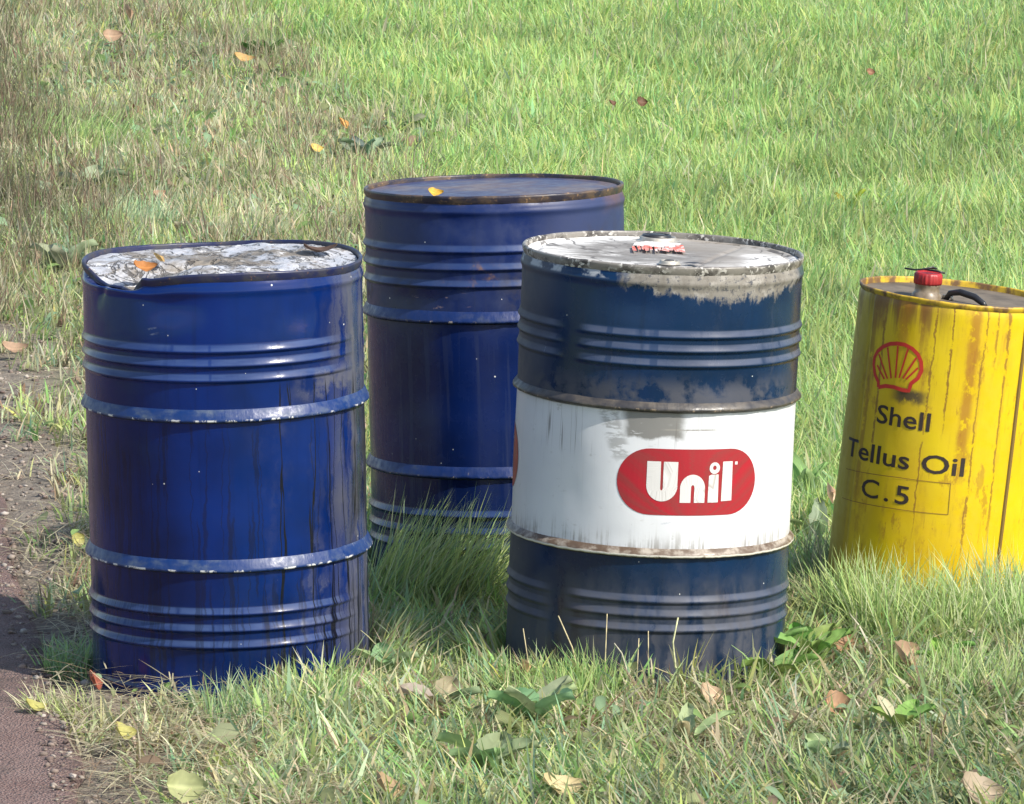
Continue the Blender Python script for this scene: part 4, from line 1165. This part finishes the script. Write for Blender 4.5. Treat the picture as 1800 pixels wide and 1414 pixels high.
# ================================================================== LEAVES
def leaf_mesh(L, W, curl=.3, cup=.2, col=(.3, .2, .1), hole=False, jag=.06, seed=0, fold=0.0, rib=True, petiole=.0):
    r = np.random.default_rng(seed)
    nu, nv = 14, 9
    V, Cc = [], []
    for i in range(nu):
        u = i / (nu - 1)
        wd = W / 2 * (math.sin(PI * min(1, u ** .8)) ** .75 + .02) * (1 + jag * (r.random() - .5) * 2)
        for j in range(nv):
            v = j / (nv - 1) * 2 - 1
            x = (u - .5) * L; y = v * wd
            z = curl * L * ((u - .5) ** 2) * 2 + cup * W * (v * v) * .5 - fold * abs(v) * W * .3
            z += .03 * L * (fbm(u * 4 + seed, v * 3 + 9, 1, seed, 3) - .5) * 2
            if rib: z -= .012 * L * math.exp(-(v / .09) ** 2)
            V.append((x, y, z))
            b = .8 + .45 * float(fbm(u * 6 + seed, v * 6 + 5, 1, seed + 3, 3))
            vein = math.exp(-(v / .07) ** 2) * .35 + .14 * (abs(((u * 6 - abs(v) * 1.4) % 1) - .5) < .07)
            Cc.append([min(.85, c * b * (1 + vein)) for c in col])
    Q = []
    for i in range(nu - 1):
        for j in range(nv - 1):
            if hole and 5 <= i <= 6 and 2 <= j <= 3: continue
            a = i * nv + j; Q.append((a, a + nv, a + nv + 1, a + 1))
    return np_mesh('leaf', np.array(V), np.array(Q), None, np.array(Cc))
M = MatB('leaf_surface'); ac = M.attr('Col')
n = M.noise(8, 3)
M.set(ac, .6, spec=.3)
tr = M.t.nodes.new('ShaderNodeBsdfTranslucent'); M.t.links.new(ac.k, tr.inputs[0])
mx = M.t.nodes.new('ShaderNodeMixShader'); mx.inputs[0].default_value = .22
M.t.links.new(M.b.outputs[0], mx.inputs[1]); M.t.links.new(tr.outputs[0], mx.inputs[2]); M.t.links.new(mx.outputs[0], M.t.nodes['Material Output'].inputs[0])
m_leaf = M.m

def fallen(px, py, L, W, col, rot, label, z=.045, hole=False, curl=.35, cup=.25, loc=None):
    fallen.n += 1
    me = leaf_mesh(L, W, curl, cup, col, hole, .12, fallen.n)
    o = link('fallen_leaf', me, m_leaf)
    if loc is None and py > 1100 and px > 300: z = z + .02; L *= .85; W *= .85
    p = at(px, py, z) if loc is None else loc
    o.location = (p[0], p[1], p[2]); o.rotation_euler = rot
    tag(o, label, 'fallen leaf', 'fallen leaves')
    return o
fallen.n = 0
TAN = (.31, .18, .10); OCH = (.44, .28, .11); RB = (.24, .12, .07); YL = (.36, .34, .11); PK = (.33, .22, .145); DB = (.12, .06, .035)
for a_ in (
    (1478, 1128, .062, .055, TAN, (.9, .3, .4), 'orange-brown leaf to the right of the foot of the white-banded drum', .05),
    (1588, 1158, .095, .080, PK, (.95, -.1, 1.3), 'large tan leaf with a small hole, right of the white-banded drum', .06, True),
    (1472, 1240, .055, .060, TAN, (.7, .2, .1), 'brown leaf half under green leaves, below the orange-brown leaf', .05),
    (135, 950, .038, .036, YL, (1.0, -.3, .9), 'yellow leaf against the left side of the glossy blue drum', .04),
    (25, 614, .075, .05, PK, (.5, .1, .3), 'pale tan leaf lying on bare soil at the left edge', .03),
    (428, 104, .085, .055, OCH, (.5, .2, .2), 'ochre leaf beside the dark green weed in the far dry grass', .06),
    (222, 22, .11, .07, PK, (1.2, .2, 1.5), 'upright pale brown leaf among the farthest weeds at top left', .08),
    (198, 64, .09, .06, PK, (.9, 0, .3), 'buff leaf just below the upright pale brown leaf', .07),
    (235, 192, .07, .06, RB, (.8, .3, 1.2), 'reddish brown leaf in the weedy grass left of centre top', .06),
    (279, 350, .085, .06, PK, (.8, -.2, 1.4), 'pinkish brown leaf in the grass behind the crumpled lid', .06),
    (601, 218, .06, .05, (.60, .30, .10), (.9, .2, 1.2), 'orange leaf where dry weeds meet the green meadow', .07),
    (556, 262, .05, .04, (.6, .42, .12), (.7, .2, .4), 'small yellow-orange leaf left of the orange leaf', .06),
    (1127, 180, .045, .04, DB, (1.0, .2, .4), 'dark brown leaf in the meadow above the two rear drums', .1),
    (1075, 182, .04, .03, DB, (.7, .2, .9), 'smaller dark brown leaf just left of the dark brown meadow leaf', .1),
    (1530, 127, .035, .03, RB, (1, .2, .2), 'tiny reddish leaf in the far meadow at upper right', .1),
    (163, 1198, .05, .045, (.26, .08, .05), (1.0, .4, 1.2), 'dark red leaf at the left foot of the glossy blue drum', .04),
    (60, 1243, .05, .035, YL, (.5, .3, .6), 'yellow leaf on the asphalt edge at lower left', .025),
    (215, 1288, .055, .04, YL, (.8, .3, .8), 'yellow leaf in short grass below the glossy blue drum', .045),
    (325, 1385, .08, .06, (.30, .32, .15), (1.0, .1, .3), 'large pale yellow leaf at the bottom of the foreground grass', .05),
    (676, 1388, .08, .07, (.33, .23, .13), (.8, .4, .9), 'curled brown leaf at the bottom below the gap between drums', .05),
    (920, 1172, .06, .028, (.50, .33, .18), (1.2, .3, 1.5), 'narrow tan leaf standing in the tuft by the white-banded drum', .08),
    (1550, 1088, .032, .026, (.42, .34, .09), (.9, .1, .2), 'yellow leaf between the yellow tin and the large tan leaf', .07),
    (1786, 1100, .04, .04, DB, (.9, .2, .4), 'dark brown leaf at the right edge below the yellow tin', .06),
    (1720, 1392, .09, .07, (.34, .27, .19), (.7, .3, .3), 'dull brown leaf at the bottom right corner', .05),
    (1245, 1222, .06, .05, (.40, .29, .19), (.9, .3, .6), 'crumpled light brown leaf in front of the white-banded drum', .05),
    (1455, 868, .07, .05, (.55, .36, .25), (1.3, .2, 1.4), 'pinkish leaf between the white-banded drum and the yellow tin', .1),
    (985, 1385, .09, .06, (.50, .40, .22), (.5, .2, .5), 'flat buff leaf at the bottom centre', .04),
    (200, 800, .06, .05, (.35, .22, .13), (.6, .2, .1), 'x', .03),
):
    if a_[6] != 'x': fallen(*a_)
# leaves lying on the drums
def on_drum(root, x, y, z, L, W, col, rot, label):
    bpy.context.view_layer.update()
    p = root.matrix_world @ Vector((x, y, z))
    fallen(0, 0, L, W, col, rot, label, loc=p)
on_drum(left, -.150, -.135, .878, .05, .034, (.36, .15, .045), (.5, .1, .3), 'orange leaf lying on the crumpled lid of the blue drum')
on_drum(left, -.128, -.05, .884, .035, .03, (.45, .30, .12), (.6, .3, 1.3), 'small yellowish leaf behind the orange leaf on the crumpled lid')
on_drum(back, -.125, -.256, .886, .034, .026, (.55, .33, .05), (.55, .15, .1), 'small yellow leaf stuck on the rim of the farthest blue drum')
on_drum(left, .20, .03, .885, .07, .04, (.10, .065, .05), (.05, .02, .2), 'dark brown leaf on the right of the crumpled lid')

def weed(px, py, n, L, W, col, label, up=.7, z=0.0, spread=1.0, a0=0.0, arcw=2 * PI, name='broad_leaf_weed'):
    p = at(px, py)
    gz = float(ground_h(p.x, p.y))
    root = empty(name, (p.x, p.y, gz + z + (.055 if (py > 1100 and px > 600) else .02)))
    tag(root, label, 'weed', 'broad-leaved weeds in the grass')
    weed.n += 1
    L, W = L * 1.08, W * 1.0
    col = [c * .9 for c in col]
    rs = random.Random(weed.n * 7)
    for k in range(n):
        sc = rs.uniform(.7, 1.1)
        cc = [c * rs.uniform(.85, 1.2) for c in col]
        me = leaf_mesh(L * sc, W * sc, -rs.uniform(.05, .4), .25, cc, False, .16, weed.n * 20 + k, fold=-.5)
        o = link('leaf', me, m_leaf, root)
        az = a0 + arcw * (k + rs.uniform(-.3, .3)) / n
        el = up * rs.uniform(.7, 1.25)
        d = Vector((math.cos(az) * math.cos(el), math.sin(az) * math.cos(el), math.sin(el)))
        o.rotation_euler = (rs.uniform(-.5, .5), -el, az)
        o.location = d * (L * sc * .5 + .012) + Vector((0, 0, .005))
        st = link('leaf_stalk', bm_me(tube([(0, 0, -.01), d * (L * sc * .16 + .012)], .0018, 5), 'leaf_stalk'), m_leaf_stalk, root)
    return root
weed.n = 0
m_leaf_stalk = plain('leaf_stalk', (.20, .26, .09), .6)
PG = (.26, .36, .15); GG = (.20, .27, .16); DG = (.07, .16, .03); MG = (.17, .29, .07); BG = (.27, .34, .20)
for a_ in (
    (1345, 1200, 3, .10, .055, PG, 'pale green leaf spray rising before the right foot of the white-banded drum', .8),
    (1190, 1222, 5, .075, .05, PG, 'low round leaves under the middle of the white-banded drum', .35),
    (945, 1312, 6, .10, .065, (.30, .38, .20), 'large crumpled pale green rosette in the centre foreground', .55),
    (775, 1295, 4, .09, .07, (.27, .30, .19), 'dull grey-green broad leaves below the tall tuft', .4),
    (1425, 1205, 7, .085, .05, MG, 'leafy green weed between the white-banded drum and the large tan leaf', .5),
    (1365, 1240, 5, .08, .045, MG, 'leafy green weed below the right foot of the white-banded drum', .4),
    (1450, 1375, 3, .06, .055, (.28, .37, .18), 'round-leaved weed near the bottom, right of centre', .5),
    (108, 490, 4, .11, .09, BG, 'grey-green broad leaves left of the crumpled lid', .7),
    (95, 352, 3, .10, .07, (.27, .32, .22), 'bluish-grey leaves at the far left edge of the grass', .3),
    (155, 345, 4, .12, .07, (.27, .33, .21), 'bluish-grey weed right of the bluish-grey leaves', .5),
    (465, 108, 8, .09, .05, DG, 'dark green leafy weed beside the ochre leaf', .8),
    (640, 290, 7, .11, .05, (.17, .25, .16), 'dark leaved weed left of the farthest blue drum', .7),
    (1418, 900, 4, .13, .055, PG, 'pale tall leaves close to the right side of the white-banded drum', 1.1),
    (1435, 960, 4, .12, .05, (.25, .33, .16), 'leaves low between the white-banded drum and the yellow tin', .8),
    (1490, 378, 2, .08, .04, (.28, .30, .03), 'yellow-green leaf pair in the meadow above the yellow tin', 1.0),
    (1562, 372, 2, .07, .04, (.20, .28, .03), 'darker leaf pair right of the yellow-green leaf pair', 1.1),
    (1650, 1215, 3, .06, .03, MG, 'small weed right of the large tan leaf', .6),
    (680, 1225, 4, .06, .05, (.24, .32, .17), 'small pale weed right of the foot of the glossy blue drum', .6),
    (1580, 1330, 5, .07, .04, MG, 'green weed in the lower right foreground', .5),
    (330, 432, 3, .08, .045, BG, 'small grey-green weed just behind the crumpled lid', .6),
    (1210, 1345, 3, .09, .03, (.36, .36, .20), 'withered pale leaves in the straw patch', .5),
    (795, 258, 2, .07, .045, (.14, .24, .04), 'dark green leaf pair in the meadow behind the farthest drum', .4),
    (860, 1395, 5, .09, .06, (.22, .31, .13), 'broad-leaved weed at the bottom edge left of centre', .4),
):
    weed(*a_)
